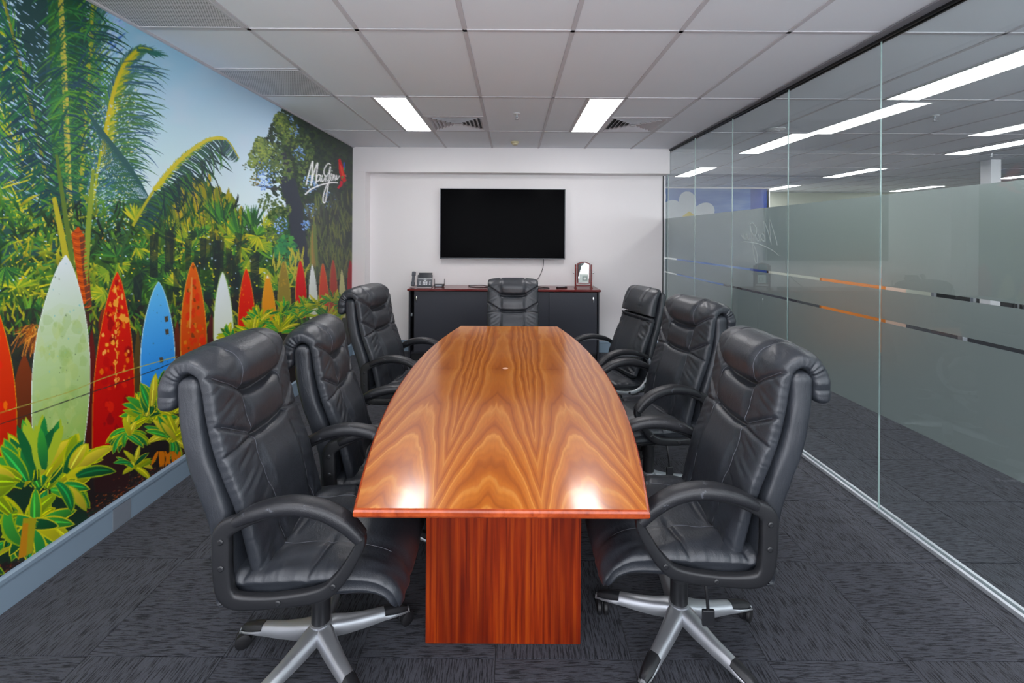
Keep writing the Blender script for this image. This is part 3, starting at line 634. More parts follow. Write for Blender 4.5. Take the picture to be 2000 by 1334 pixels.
    stroke([(652, 410), (640, 408), (632, 430), (636, 446), (650, 430), (654, 408), (652, 440), (658, 446)], 2.0); stroke([(664, 408), (660, 436), (668, 446), (680, 420), (682, 408), (680, 436), (684, 446)], 2.0); stroke([(692, 412), (688, 434), (694, 444)], 2.0); stroke([(697, 396), (698, 400)], 2.2)
    stroke([(712, 352), (698, 344), (678, 370), (674, 400), (684, 416), (700, 400), (710, 360), (704, 420), (692, 500), (682, 556), (672, 566), (668, 540), (684, 480), (708, 440)], 2.3)
    stroke([(716, 400), (712, 430), (716, 442)], 2.0); stroke([(719, 384), (720, 388)], 2.2); stroke([(726, 404), (722, 440), (734, 408), (736, 440), (746, 410), (746, 436), (762, 412)], 2.0)
    stroke([(566, 520), (600, 490), (660, 464), (720, 452), (752, 454)], 2.6)
    p.poly([(660, 312), (664, 308), (670, 326), (674, 345), (676, 352), (672, 356), (666, 350), (662, 336)], (196, 44, 48)); p.poly([(662, 318), (668, 326), (672, 345), (668, 346)], (214, 80, 60)); p.poly([(670, 317), (673, 316), (673, 330), (670, 328)], (56, 90, 170)); p.poly([(674, 324), (672, 336), (670, 330)], (60, 150, 90))
    p.poly([(664, 352), (670, 354), (668, 362), (661, 368), (658, 366), (663, 360)], (190, 36, 56)); p.poly([(672, 342), (675, 340), (676, 345)], (226, 120, 110)); p.poly([(666, 344), (671, 343), (668, 350)], (90, 130, 70))
    return p

def build_mural(mat):
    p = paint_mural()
    H2, W2 = p.H // 2, p.W // 2
    a = p.a[:H2*2, :W2*2].reshape(H2, 2, W2, 2, 3).mean((1, 3))
    a = np.clip(a, 0, 255) / 255.0
    l = np.where(a <= .04045, a / 12.92, ((a + .055) / 1.055) ** 2.4)
    l = np.minimum(l * 1.3, .88)
    # columns of the sheet: fine where the wall is long in view, coarser further along
    uc = (np.arange(W2) + .5) * 2 / p.S + p.U0
    keep = [i for i in range(W2) if uc[i] > -1070 or i % 3 == 0]
    Y = XL * FPX / uc
    keep = [i for i in keep if Y[i] < 5.8]
    Y = Y[keep]; l = l[:, keep]
    Y = np.concatenate([[Y[0] - .0], Y]); l = np.concatenate([l[:, :1], l], 1)
    Y[-1] = 5.818
    z = ZC - .004 - (np.arange(H2) + .5) * 2 / p.RW; z[-1] = .146
    nR, nC = H2, len(Y)
    V = np.zeros((nR, nC, 3), np.float32); V[..., 1] = Y[None, :]; V[..., 2] = z[:, None]
    idx = np.arange(nR * nC).reshape(nR, nC)
    F = np.stack([idx[:-1, :-1], idx[1:, :-1], idx[1:, 1:], idx[:-1, 1:]], -1).reshape(-1, 4)
    me = bpy.data.meshes.new('mural'); me.vertices.add(nR * nC); me.vertices.foreach_set('co', V.ravel())
    me.loops.add(F.size); me.loops.foreach_set('vertex_index', F.ravel().astype(np.int32))
    me.polygons.add(len(F)); me.polygons.foreach_set('loop_start', (np.arange(len(F)) * 4).astype(np.int32))
    try: me.polygons.foreach_set('loop_total', np.full(len(F), 4, np.int32))
    except Exception: pass
    me.update(calc_edges=True)
    ca = me.color_attributes.new('print', 'FLOAT_COLOR', 'POINT')
    cc = np.ones((nR * nC, 4), np.float32); cc[:, :3] = l.reshape(-1, 3); ca.data.foreach_set('color', cc.ravel())
    me.materials.append(mat)
    o = link(bpy.data.objects.new('mural', me)); o.location = (XL + .003, 0, 0)
    return o
def m_print():
    t = NT('printed_wallpaper'); at = t.n('VertexColor', _layer_name='print').outputs[0]
    c = t.n('HueSaturation', Color=at, Saturation=1.04, Value=1.0).outputs[0]
    t.bsdf(Base__Color=c, Roughness=.5, Specular__IOR__Level=.3); return t.m
mural = build_mural(m_print())
tag(mural, 'large printed mural of surfboards, palms and ti plants covering the left wall', 'mural')
# ------------------------------------------------------------------ the room
def struct(o): o['kind'] = 'structure'; return o
YB, YR, YN = 5.82, 6.02, -1.1                  # soffit face, recessed wall, wall behind the camera
XJ = 2.010                                     # right end of the recessed wall
struct(box('wall_left', XL - .12, XL, YN, YR + .12, 0, ZC + .02, M_wall))
def window_wall(name, wname, x0, x1, z0, z1, n):
    bm = bmesh.new()
    add_box(bm, x0, x1, YN - .12, YN, 0, z0); add_box(bm, x0, x1, YN - .12, YN, z1, ZC + .02); add_box(bm, x0, x0 + .1, YN - .12, YN, z0, z1); add_box(bm, x1 - .1, x1, YN - .12, YN, z0, z1)
    struct(bm_obj(name, bm, M_wall))
    wf = bmesh.new(); L = (x1 - x0 - .2) / n
    for k in range(n + 1): xx = x0 + .1 + k*L; add_box(wf, xx - .02, xx + .02, YN - .09, YN - .03, z0, z1)
    add_box(wf, x0 + .1, x1 - .1, YN - .09, YN - .03, z0, z0 + .04); add_box(wf, x0 + .1, x1 - .1, YN - .09, YN - .03, z1 - .04, z1)
    struct(bm_obj(wname, wf, M_alu))
window_wall('wall_rear', 'unseen_window_1', XL, 2.2, .35, 2.62, 3)  # unseen window wall, added so daylight lifts the dark ceiling
bm = bmesh.new()
add_box(bm, XL, XJ, YR, YR + .12, 0, 2.372)
add_box(bm, XL, -1.915, YB, YR, 0, 2.372)
add_box(bm, XL, 2.035, YB, YR + .12, 2.372, ZC + .02, bev=.002)
struct(bm_obj('wall_back', bm, M_wall))
struct(box('trim_1', XJ, XJ + .012, YR - .012, YR + .12, 0, 2.372, M_dark))
struct(box('trim_2', XJ + .012, XJ + .032, YR - .004, YR + .12, 0, 2.372, M_white))
# baseboards
def skirting(name, pts_fn, L0, L1):
    bm = bmesh.new(); prof = [(0, 0), (.014, 0), (.014, .118), (.020, .122), (.020, .140), (.012, .148), (0, .150)]
    ra = [bm.verts.new(pts_fn(d, z, L0)) for d, z in prof]; rb = [bm.verts.new(pts_fn(d, z, L1)) for d, z in prof]
    for k in range(len(prof) - 1): bm.faces.new((ra[k], ra[k+1], rb[k+1], rb[k]))
    bm.faces.new(ra); bm.faces.new(rb[::-1])
    return struct(bm_obj(name, bm, M_skirt))
skirting('baseboard_left', lambda d, z, y: (XL + d, y, z), YN, YB)
skirting('baseboard_back', lambda d, z, x: (x, YR - d, z), -1.913, XJ)
skirting('trim_3', lambda d, z, x: (x, YB - d, z), XL + .02, -1.915)
patch = box('skirting_patch', XL + .014, XL + .0175, 2.33, 2.44, .004, .117, plain('grey_patch_paint', rgb(120, 128, 138), .5), bev=.001)
patch['kind'] = 'structure'; patch.name = 'trim_4'

# floor with carpet tiles as pieces
FX, FY = -.0547, 1.6477
XE, YE = 14.2, 11.5                            # far corner of the open office
fl = struct(box('floor', XL - .12, XE, YN - .12, YE, -.06, -.006, M_under))
def tile_mesh(name, sx, sy, th, bev, mat):
    bm = bmesh.new(); add_box(bm, -sx/2, sx/2, -sy/2, sy/2, 0, th)
    top = [e for e in bm.edges if all(v.co.z > th - 1e-5 for v in e.verts)]
    bmesh.ops.bevel(bm, geom=top, offset=bev, segments=1, affect='EDGES')
    bmesh.ops.recalc_face_normals(bm, faces=bm.faces[:]); me = bpy.data.meshes.new(name); bm.to_mesh(me); bm.free(); me.materials.append(mat); return me
ct = tile_mesh('carpet_tile', .4985, .4985, .006, .0012, M_carpet)
def add_carpet(i, j, x0c, x1c):
    x0, x1 = max(FX + i*.5, x0c), min(FX + i*.5 + .5, x1c); y0, y1 = max(FY + j*.5, YN), min(FY + j*.5 + .5, YE)
    if x1 - x0 < .02 or y1 - y0 < .02: return
    rot = (i + j) % 2
    o = link(bpy.data.objects.new('carpet_tile', ct)); o.parent = fl
    o.location = ((x0+x1)/2, (y0+y1)/2, -.0062); o.rotation_euler = (0, 0, PI/2 if rot else 0)
    fx, fy = (x1-x0)/.5, (y1-y0)/.5
    o.scale = (fy, fx, 1) if rot else (fx, fy, 1)
n_ct = 0
for j in range(-6, 9):
    for i in range(-5, 10):
        if i < 5 or -1 <= j <= 8: add_carpet(i, j, XL + .001, XE)
# the floor of the open office beyond: more tiles, joined, seen only through the partition
bm = bmesh.new()
for rot in (0, 1):
    b2 = bmesh.new()
    for j in range(-6, 20):
        for i in range(-5, 29):
            near = -5 <= i < 10 and j < 9 and (i < 5 or -1 <= j <= 8) and j >= -6
            if near or (i + j) % 2 != rot or (i < 4 and j > 8): continue
            x0, y0 = FX + i*.5, FY + j*.5
            if y0 > YE or y0 < -1.4: continue
            add_box(b2, x0 + .001, x0 + .499, y0 + .001, min(y0 + .499, YE), -.006, 0)
    if rot: bmesh.ops.rotate(b2, cent=(0, 0, 0), matrix=Matrix.Rotation(PI/2, 3, 'Z'), verts=b2.verts[:])
    o = bm_obj('far_carpet_tiles', b2, M_carpet, fl); o['kind'] = 'stuff'
    if rot: o.rotation_euler = (0, 0, -PI/2)
bm.free()

# ceiling: slab, grid bars, tiles as pieces
GX, GY = -.2727, 2.4927
ce = struct(box('ceiling', XL - .12, XE, YN - .12, YE, ZC + .02, ZC + .08, M_ceil))
tfull = tile_mesh('ceiling_tile', .578, 1.178, .012, .003, M_ceil)
def flip(me): return me
lights, specials = [], []
TB = .012                                      # half width of the grid bar
LIGHTS = []                                    # (x0,x1,y0,y1)
L_room = [(.627, .915, 3.705, 4.881), (-1.161, -.885, 3.705, 4.881), (.627, .915, .105, 1.281), (-1.161, -.885, .105, 1.281)]  # second pair is out of view, added for the lighting
L_off = [(3.05, 3.33, 2.505, 3.681), (3.05, 3.33, 4.905, 6.081), (3.05, 3.33, 7.305, 8.481), (3.05, 3.33, .105, 1.281),
         (5.83, 6.11, 4.905, 6.081), (5.83, 6.11, 7.305, 8.481), (5.98, 6.26, 9.705, 10.88), (5.83, 6.11, 2.505, 3.681),
         (9.1, 9.38, 7.305, 8.481), (9.1, 9.38, 9.705, 10.88), (9.1, 9.38, 4.905, 6.081), (12.1, 12.38, 7.305, 8.481)]  # the out-of-view panels among these are added for the lighting
def put_tile(x0, x1, y0, y1, name='ceiling_tile', mat=None, z=.0):
    x0 += TB - .001; x1 -= TB - .001; y0 += TB - .001; y1 -= TB - .001
    if x1 - x0 < .02 or y1 - y0 < .02: return None
    o = link(bpy.data.objects.new(name, tfull)); o.parent = ce
    o.location = ((x0+x1)/2, (y0+y1)/2, ZC + .016 + z); o.rotation_euler = (PI, 0, 0); o.scale = ((x1-x0)/.578, (y1-y0)/1.178, 1)
    return o
def overlaps(a, b): return a[0] < b[1] - .02 and b[0] < a[1] - .02 and a[2] < b[3] - .02 and b[2] < a[3] - .02
VENTS = [(-.873, -.273, 4.293, 4.893), (.927, 1.527, 4.293, 4.893)]
GRILLES = [(XL, -1.473, 1.293, 2.493), (XL, -1.473, 3.093, 3.693)]
bars = bmesh.new()
def bar(x0, x1, y0, y1): add_box(bars, x0, x1, y0, y1, ZC, ZC + .02)
for k in range(-4, 26):                        # bars that run away from the camera
    x = GX + k*.6
    if x < XL - .1 or x > XE: continue
    if x < 2.05: bar(max(x - TB, XL), x + TB, YN, YB)
    else: bar(x - TB, x + TB, YN, YE)
for r in range(-3, 9):
    y = GY + r*1.2
    if y < YN or y > YE: continue
    bar(XL, XE, y - TB, y + TB) if y < YB else bar(2.1, XE, y - TB, y + TB)
for k in range(-4, 25):
    for r in range(-4, 8):
        x0, x1, y0, y1 = GX + k*.6, GX + (k+1)*.6, GY + r*1.2, GY + (r+1)*1.2
        x0 = max(x0, XL); x1 = min(x1, XE); y0 = max(y0, YN); y1 = min(y1, YE)
        if x1 < 2.0: y1 = min(y1, YB)
        if x1 - x0 < .03 or y1 - y0 < .05: continue
        cell = (x0, x1, y0, y1); cuts = [q for q in L_room + L_off + VENTS + GRILLES if overlaps(q, cell)]
        if not cuts: put_tile(*cell); continue
        q = cuts[0]
        if q in GRILLES or q in VENTS:
            if q[2] > y0 + .1: put_tile(x0, x1, y0, q[2]); bar(x0, x1, q[2] - TB, q[2] + TB)
            if q[3] < y1 - .1: put_tile(x0, x1, q[3], y1); bar(x0, x1, q[3] - TB, q[3] + TB)
        else:
            if q[0] > x0 + .06: put_tile(x0, q[0] - TB + .001, y0, y1); bar(q[0] - 2*TB, q[0], y0, y1)
            if q[1] < x1 - .06: put_tile(q[1] + TB - .001, x1, y0, y1); bar(q[1], q[1] + 2*TB, y0, y1)
gb = bm_obj('ceiling_grid', bars, M_tbar, ce)
# wall angle along the mural wall and shadow angle over the glass
struct(box('trim_5', XL, XL + .022, YN, YB, ZC - .006, ZC - .001, M_tbar))
struct(box('trim_6', 2.02, 2.085, YN, YB, ZC - .008, ZC - .001, plain('grey_shadow_angle', rgb(128, 128, 134), .6)))

def ceiling_light(q, label):
    x0, x1, y0, y1 = q
    t = empty('ceiling_light', ((x0+x1)/2, (y0+y1)/2, ZC)); hx, hy = (x1-x0)/2, (y1-y0)/2
    bm = bmesh.new()
    for a in ((-hx, -hx+.008, -hy, hy), (hx-.008, hx, -hy, hy), (-hx+.008, hx-.008, -hy, -hy+.008), (-hx+.008, hx-.008, hy-.008, hy)): add_box(bm, *a, -.004, .018)
    bm_obj('frame', bm, M_white, t)
    bm = bmesh.new(); add_box(bm, -hx+.008, hx-.008, -hy+.008, hy-.008, -.001, .012); bm_obj('diffuser', bm, M_panel, t)
    tag(t, label, 'ceiling light', 'lit rectangular ceiling light panels')
ceiling_light(L_room[0], 'lit ceiling panel on the right, beside the right-hand air vent')
ceiling_light(L_room[1], 'lit ceiling panel on the left, beside the left-hand air vent')
ceiling_light(L_room[2], 'unseen ceiling panel added for light, overhead on the right'); ceiling_light(L_room[3], 'unseen ceiling panel added for light, overhead on the left')
OL = ['largest lit panel seen through the glass at upper right', 'lit office panel through the glass just beyond the second glass joint', 'small lit panel through the glass near the white back wall', 'unseen office panel added for light, abreast of the viewpoint',
      'lit office panel through the glass in front of the square post', 'lit office panel behind the glass between the post and the flower wall', 'farthest small lit panel beside the flower picture wall', 'unseen office panel added for light, beyond the right edge of the glass',
      'lit office panel at far right edge of the glass, beyond the post', 'thin lit panel low beneath the post at the far office wall', 'unseen office panel added for light, far to the right of the post', 'unseen office panel added for light, at the far right end of the office']
for q, l in zip(L_off, OL): ceiling_light(q, l)

# 4-way air vents
def vent(q, label):
    x0, x1, y0, y1 = q
    t = empty('air_vent', ((x0+x1)/2, (y0+y1)/2, ZC)); h = (x1-x0)/2 - TB
    bm = bmesh.new()
    def ringp(b, r0, r1, z0, z1):
        vs = [[b.verts.new((sx*r, sy*r, z)) for sx, sy in ((-1,-1),(1,-1),(1,1),(-1,1))] for r, z in ((r0, z0), (r1, z1), (r1, z1 + .003), (r0, z0 + .003))]
        for a in range(4):
            A, B = vs[a], vs[(a+1) % 4]
            for k in range(4): b.faces.new((A[k], A[(k+1)%4], B[(k+1)%4], B[k]))
    ringp(bm, h, .262, .0, -.002); bm_obj('frame', bm, M_tbar, t)
    for k in range(6):
        r = .262 - k*.040
        bm = bmesh.new(); ringp(bm, r, r - .030, -.004, .024); bm_obj('louvre', bm, M_tbar, t)
    bm = bmesh.new(); add_box(bm, -.022, .022, -.022, .022, -.004, 0); bm_obj('centre_plate', bm, M_tbar, t)
    bm = bmesh.new(); add_box(bm, -h, h, -h, h, .0185, .0195); bm_obj('duct_backing', bm, M_dark, t)
    tag(t, label, 'air vent', 'square ceiling air vents')
vent(VENTS[0], 'square louvred ceiling vent right of the left light panel'); vent(VENTS[1], 'square louvred ceiling vent right of the right light panel')

# perforated metal return-air tiles
def m_perf():
    t = NT('perforated_metal'); co = t.coord(); s = t.sep(co)
    u = t.math('MULTIPLY', s[0], 75.0); v = t.math('MULTIPLY', s[1], 75.0)
    row = t.math('MULTIPLY', t.math('MODULO', t.math('FLOOR', v), 2.0), .5)
    fu = t.math('SUBTRACT', t.math('FRACT', t.math('ADD', u, row)), .5); fv = t.math('SUBTRACT', t.math('FRACT', v), .5)
    d = t.math('SQRT', t.math('ADD', t.math('MULTIPLY', fu, fu), t.math('MULTIPLY', fv, fv)))
    hole = t.math('LESS_THAN', d, .30)
    t.bsdf(Base__Color=t.mix(hole, rgb(216, 214, 218), rgb(118, 118, 122)), Roughness=.6, Normal=t.bump(t.math('SUBTRACT', 1.0, hole), .5, .003)); return t.m
M_perf = m_perf()
def grille(q, label):
    x0, x1, y0, y1 = q
    t = empty('perforated_grille', ((x0+x1)/2, (y0+y1)/2, ZC)); hx, hy = (x1-x0)/2 - TB, (y1-y0)/2 - TB
    bm = bmesh.new()
    for a in ((-hx, -hx+.014, -hy, hy), (hx-.014, hx, -hy, hy), (-hx+.014, hx-.014, -hy, -hy+.014), (-hx+.014, hx-.014, hy-.014, hy)): add_box(bm, *a, -.002, .018)
    bm_obj('frame', bm, M_tbar, t)
    bm = bmesh.new(); add_box(bm, -hx+.014, hx-.014, -hy+.014, hy-.014, .002, .006); bm_obj('perforated_sheet', bm, M_perf, t)
    tag(t, label, 'ceiling grille', 'perforated ceiling grilles along the mural')
grille(GRILLES[0], 'large perforated metal ceiling grille at the top left above the palm'); grille(GRILLES[1], 'smaller square perforated ceiling grille above the mural sky')

# sprinkler and detector
t = empty('sprinkler', (.03, 4.17, ZC)); bm = bmesh.new(); add_lathe(bm, [(.034, 0), (.034, -.003), (.018, -.008)], 20); bm_obj('rosette', bm, M_white, t)
bm = bmesh.new(); add_cyl(bm, (0, 0, -.008), (0, 0, -.03), .009); add_cyl(bm, (-.012, 0, -.03), (0, 0, -.052), .003); add_cyl(bm, (.012, 0, -.03), (0, 0, -.052), .003); add_cyl(bm, (0, 0, -.03), (0, 0, -.032), .016); bm_obj('body', bm, M_silver, t)
bm = bmesh.new(); add_cyl(bm, (0, 0, -.052), (0, 0, -.055), .02); bm_obj('deflector', bm, M_silver, t)
tag(t, 'small white sprinkler head hanging from the ceiling between the lights', 'sprinkler')
sp2 = copy_tree(t); sp2.location = (3.9, 4.15, ZC); tag(sp2, 'sprinkler head on the office ceiling, seen through the glass above the lights', 'sprinkler')
sp3 = copy_tree(t); sp3.location = (6.3, 5.9, ZC); tag(sp3, 'sprinkler head on the office ceiling, seen through the glass left of the post', 'sprinkler')
t = empty('smoke_detector', (.02, 5.42, ZC)); bm = bmesh.new(); add_lathe(bm, [(.05, 0), (.05, -.01), (.042, -.02)], 28); bm_obj('base', bm, plain('aged_cream_plastic', rgb(206, 196, 160), .5), t)
bm = bmesh.new(); add_lathe(bm, [(.036, -.02), (.034, -.036), (.015, -.042)], 28); bm_obj('dome', bm, bpy.data.materials['aged_cream_plastic'], t)
tag(t, 'cream round smoke detector on the ceiling near the back wall', 'smoke detector')
t = empty('ceiling_sensor', (2.75, 4.7, ZC)); bm = bmesh.new(); add_lathe(bm, [(.09, 0), (.09, -.006), (.06, -.02)], 28); bm_obj('rim', bm, M_white, t); bm = bmesh.new(); add_lathe(bm, [(.045, -.02), (.03, -.03)], 24); bm_obj('lens', bm, M_tbar, t)
tag(t, 'flat round fitting on the office ceiling, seen through the glass', 'ceiling fitting')

# ------------------------------------------------------------------ glass partition (one degree off the room's axis)
gw = struct(empty('wall_right', (2.105, 1.83, 0), .0142))
S0, S1 = -3.0, 4.26                            # along the wall, local y
bm = bmesh.new()
add_box(bm, -.028, -.010, S0, S1, 0, .022, bev=.0015); add_box(bm, .010, .028, S0, S1, 0, .022, bev=.0015); add_box(bm, -.010, .010, S0, S1, 0, .006)
bm_obj('floor_track', bm, M_alu, gw)
bm = bmesh.new(); add_box(bm, -.022, -.008, S0, S1, ZC - .022, ZC - .002); add_box(bm, .008, .022, S0, S1, ZC - .022, ZC - .002); bm_obj('head_track', bm, M_dark, gw)
joints = [2.556 - 1.83 + .8396 * k for k in range(-5, 5)]
joints = [S0] + [j for j in joints if S0 + .2 < j < S1 - .02] + [S1]
seal = plain('clear_joint_seal', rgb(160, 178, 175), .2, vary=.02)
for a, b in zip(joints, joints[1:]):
    pane = box('glass_pane', -.005, .005, a + .001, b - .001, .007, ZC - .004, M_glass, gw)
    for z0, z1 in ((.547, 1.076), (1.094, 1.262), (1.281, 1.798)):
        f = box('frosted_film', .0056, .0066, a + .0025, b - .0025, z0, z1, M_film, pane)
    if b < S1 - .01: box('joint_strip', -.0045, .0045, b - .0009, b + .0009, .007, ZC - .006, seal, gw)
# lettering cut in the film, read backwards from this side
bm = bmesh.new()
def gl_stroke(pts, r=.0035):
    P = catmull([np.array(q, float) for q in pts], 6)
    add_tube(bm, [(-.0058, q[0], q[1]) for q in P], r, 5)
def L2(x, y): return (4.11 - .0 - (x - 560) / 205 * .60 * -1 * -1 + 0 * y if False else 3.50 - 1.83 + (x - 566) / 196 * .56, 1.70 - (y - 330) / 236 * .36)
for st in ([(572,468),(588,400),(610,330),(606,400),(600,470)], [(600,462),(618,390),(638,340),(632,400),(628,460)],
           [(652,410),(640,408),(632,430),(636,446),(650,430),(654,408),(652,440),(658,446)], [(664,408),(660,436),(668,446),(680,420),(682,408),(680,436),(684,446)], [(692,412),(688,434),(694,444)],
           [(712,352),(698,344),(678,370),(674,400),(684,416),(700,400),(710,360),(704,420),(692,500),(682,556),(672,566),(668,540),(684,480),(708,440)],
           [(716,400),(712,430),(716,442)], [(726,404),(722,440),(734,408),(736,440),(746,410),(746,436),(762,412)], [(566,520),(600,490),(660,464),(720,452),(752,454)]):
    gl_stroke([L2(*q) for q in st])
bmesh.ops.scale(bm, vec=(.06, 1, 1), space=Matrix.Translation((.0055, 0, 0)), verts=bm.verts[:])
bm_obj('reversed_lettering', bm, plain('pale_film_lettering', rgb(168, 180, 178), .4), gw)

# ------------------------------------------------------------------ the open office beyond the glass
M_off = plain('office_wall_paint', rgb(206, 210, 196), .7, vary=.02)
struct(box('wall_office_left', 1.93, 2.03, YR + .13, 10.25, 0, ZC + .02, M_wall))
struct(box('wall_office_picture', 1.93, 5.87, 10.25, YE, 0, ZC + .02, M_wall))
struct(box('wall_office_far', 5.87, XE, YE - .15, YE + .05, 0, ZC + .02, M_off))
struct(box('wall_office_right', XE, XE + .1, YN - .12, YE, 0, ZC + .02, M_off))
window_wall('wall_office_near', 'unseen_window_2', 2.2, XE, .6, 2.6, 8)  # unseen office windows, added to brighten the office
def m_flower():
    t = NT('frangipani_print'); co = t.coord(); s = t.sep(co)
    nz = t.noise(t.mapping(co, (.5, 1, 3)), 2.2, 3)
    c = t.ramp(nz, [(.3, rgb(60, 100, 178)), (.55, rgb(96, 132, 190)), (.75, rgb(140, 166, 206))])
    edge = t.math('GREATER_THAN', s[0], 5.42)
    c = t.mix(t.math('MULTIPLY', edge, .75), c, rgb(30, 52, 140))
    t.bsdf(Base__Color=c, Roughness=.6); return t.m
fp = empty('flower_picture', (0, 10.235, 0))
bm = bmesh.new(); add_box(bm, 2.2, 5.80, -.004, .008, .16, ZC - .03); bm_obj('sky_print', bm, m_flower(), fp)
M_petal = plain('petal_print', rgb(206, 212, 214), .6); M_yel = plain('petal_yellow_print', rgb(214, 196, 90), .6)
def petal(cx_, cz, ang, L, W, d):
    bm = bmesh.new(); n = 22; vs = []
    for k in range(n):
        a = 2*PI*k/n; x = L/2 + L/2*math.cos(a); z = W/2*math.sin(a) * (1 + .25*math.cos(a))
        vs.append((x*math.cos(ang) - z*math.sin(ang) + cx_, x*math.sin(ang) + z*math.cos(ang) + cz))
    f0 = bm.faces.new([bm.verts.new((x, -.0045 - d, z)) for x, z in vs]); r = bmesh.ops.extrude_face_region(bm, geom=[f0])
    bmesh.ops.translate(bm, vec=(0, .002, 0), verts=[v for v in r['geom'] if isinstance(v, bmesh.types.BMVert)])
    bm_obj('petal', bm, M_petal, fp)
k = 0
for cx_, cz, R0 in ((3.30, 2.13, .55), (4.02, 1.98, .62)):
    for a in (15, 87, 159, 231, 303): petal(cx_, cz, R_(a + k*9), R0, R0*.62, k*.0021 + .0004*(a // 72)); 
    bm = bmesh.new(); add_cyl(bm, (cx_, -.009 - k*.003, cz), (cx_, -.012 - k*.003, cz), .16, seg=5); bm_obj('petal_centre', bm, M_yel, fp); k += 1
bm = bmesh.new(); add_box(bm, 5.80, 5.835, -.012, .008, .16, ZC - .03); bm_obj('edge_trim', bm, M_dark, fp)
tag(fp, 'large print of white flowers on blue sky, on the far office wall beyond the glass', 'wall picture')
t = empty('office_post', (6.92, 6.5, 0)); bm = bmesh.new(); add_box(bm, -.075, .075, -.075, .075, 0, ZC, bev=.004); bm_obj('post', bm, M_white, t)
bm = bmesh.new(); add_box(bm, -.085, .085, -.085, .085, 0, .12, bev=.004); bm_obj('base_trim', bm, M_silver, t); tag(t, 'square pale post in the office beyond the glass', 'post')
# office furniture seen through the clear stripes and blurred by the frosting
M_or = plain('orange_fabric', rgb(228, 132, 52), .8); M_pink = plain('beige_laminate', rgb(222, 190, 170), .5); M_wtop = plain('white_laminate', rgb(214, 216, 216), .4)
def cabinet(name, x0, x1, y0, y1, h, mat, label, cat, drawers=3):
    t = empty(name, ((x0+x1)/2, (y0+y1)/2, 0)); hx, hy = (x1-x0)/2, (y1-y0)/2
    bm = bmesh.new(); add_box(bm, -hx, hx, -hy, hy, .02, h, bev=.004); bm_obj('body', bm, mat, t)
    for k in range(drawers):
        z0 = .05 + k*(h-.08)/drawers; z1 = z0 + (h-.08)/drawers - .012
        bm = bmesh.new(); add_box(bm, -hx+.012, hx-.012, -hy-.014, -hy-.001, z0, z1, bev=.003); d = bm_obj('drawer', bm, mat, t)
        bm = bmesh.new(); add_box(bm, -.06, .06, -hy-.026, -hy-.0142, z1-.05, z1-.035, bev=.003); bm_obj('handle', bm, M_silver, d)
    return tag(t, label, cat)
def screen(x0, x1, y, h, mat, label):
    t = empty('desk_screen', ((x0+x1)/2, y, 0)); hx = (x1-x0)/2
    bm = bmesh.new(); add_box(bm, -hx, hx, -.02, .02, .03, h, bev=.004); bm_obj('fabric_panel', bm, mat, t)
    bm = bmesh.new(); add_box(bm, -hx, hx, -.024, .024, h, h+.012); bm_obj('top_rail', bm, M_silver, t)
    for s in (-1, 1):
        bm = bmesh.new(); add_box(bm, s*(hx-.06)-.03, s*(hx-.06)+.03, -.14, .14, 0, .029, bev=.003); bm_obj('foot', bm, M_silver, t)
    return tag(t, label, 'desk screen')
screen(4.12, 4.98, 6.0, 1.02, M_or, 'orange office screen blurred behind the frosted glass')
cabinet('storage_cabinet', 4.86, 5.62, 6.4, 6.85, 1.12, M_pink, 'beige cabinet behind the frosted glass, right of the orange screen', 'cabinet')
cabinet('storage_cabinet', 3.2, 4.0, 6.3, 6.8, .98, M_char, 'dark cabinet behind the frosted glass, left of the orange screen', 'cabinet')
cabinet('storage_cabinet', 2.5, 3.0, 8.2, 8.7, 1.2, M_wtop, 'white cabinet behind the frosted glass, nearest the white wall', 'cabinet')
def desk(x, y, label):
    t = empty('office_desk', (x, y, 0)); bm = bmesh.new(); add_box(bm, -.8, .8, -.4, .4, .70, .73, bev=.004); bm_obj('desktop', bm, M_charside, t)
    for s in (-1, 1):
        for q in (-1, 1): bm = bmesh.new(); add_box(bm, s*.74-.025, s*.74+.025, q*.34-.025, q*.34+.025, 0, .70); bm_obj('leg', bm, M_silver, t)
    bm = bmesh.new(); add_box(bm, -.70, .70, .36, .38, .25, .70); bm_obj('modesty_panel', bm, M_charside, t)
    return tag(t, label, 'desk', 'dark office desks beyond the frosting')
desk(5.4, 4.3, 'dark desk behind the frosted glass, in front of the orange screen'); desk(7.6, 4.6, 'dark desk behind the frosted glass at the far right'); desk(8.2, 7.6, 'dark desk behind the frosted glass, farthest from the partition')
def monitor(x, y, label, z=.73):
    t = empty('computer_monitor', (x, y, z)); bm = bmesh.new(); add_box(bm, -.27, .27, -.02, .015, .10, .44, bev=.006); bm_obj('display', bm, M_black, t)
    bm = bmesh.new(); add_cyl(bm, (0, .02, .01), (0, .02, .25), .02); bm_obj('neck', bm, M_black, t); bm = bmesh.new(); add_cyl(bm, (0, .02, 0), (0, .02, .012), .11, seg=24); bm_obj('foot', bm, M_black, t)
    return tag(t, label, 'monitor')
monitor(5.2, 4.35, 'black monitor behind the frosting on the desk before the orange screen'); monitor(7.3, 4.65, 'black monitor behind the frosting on the far right desk'); monitor(8.0, 7.65, 'black monitor behind the frosting on the farthest desk')
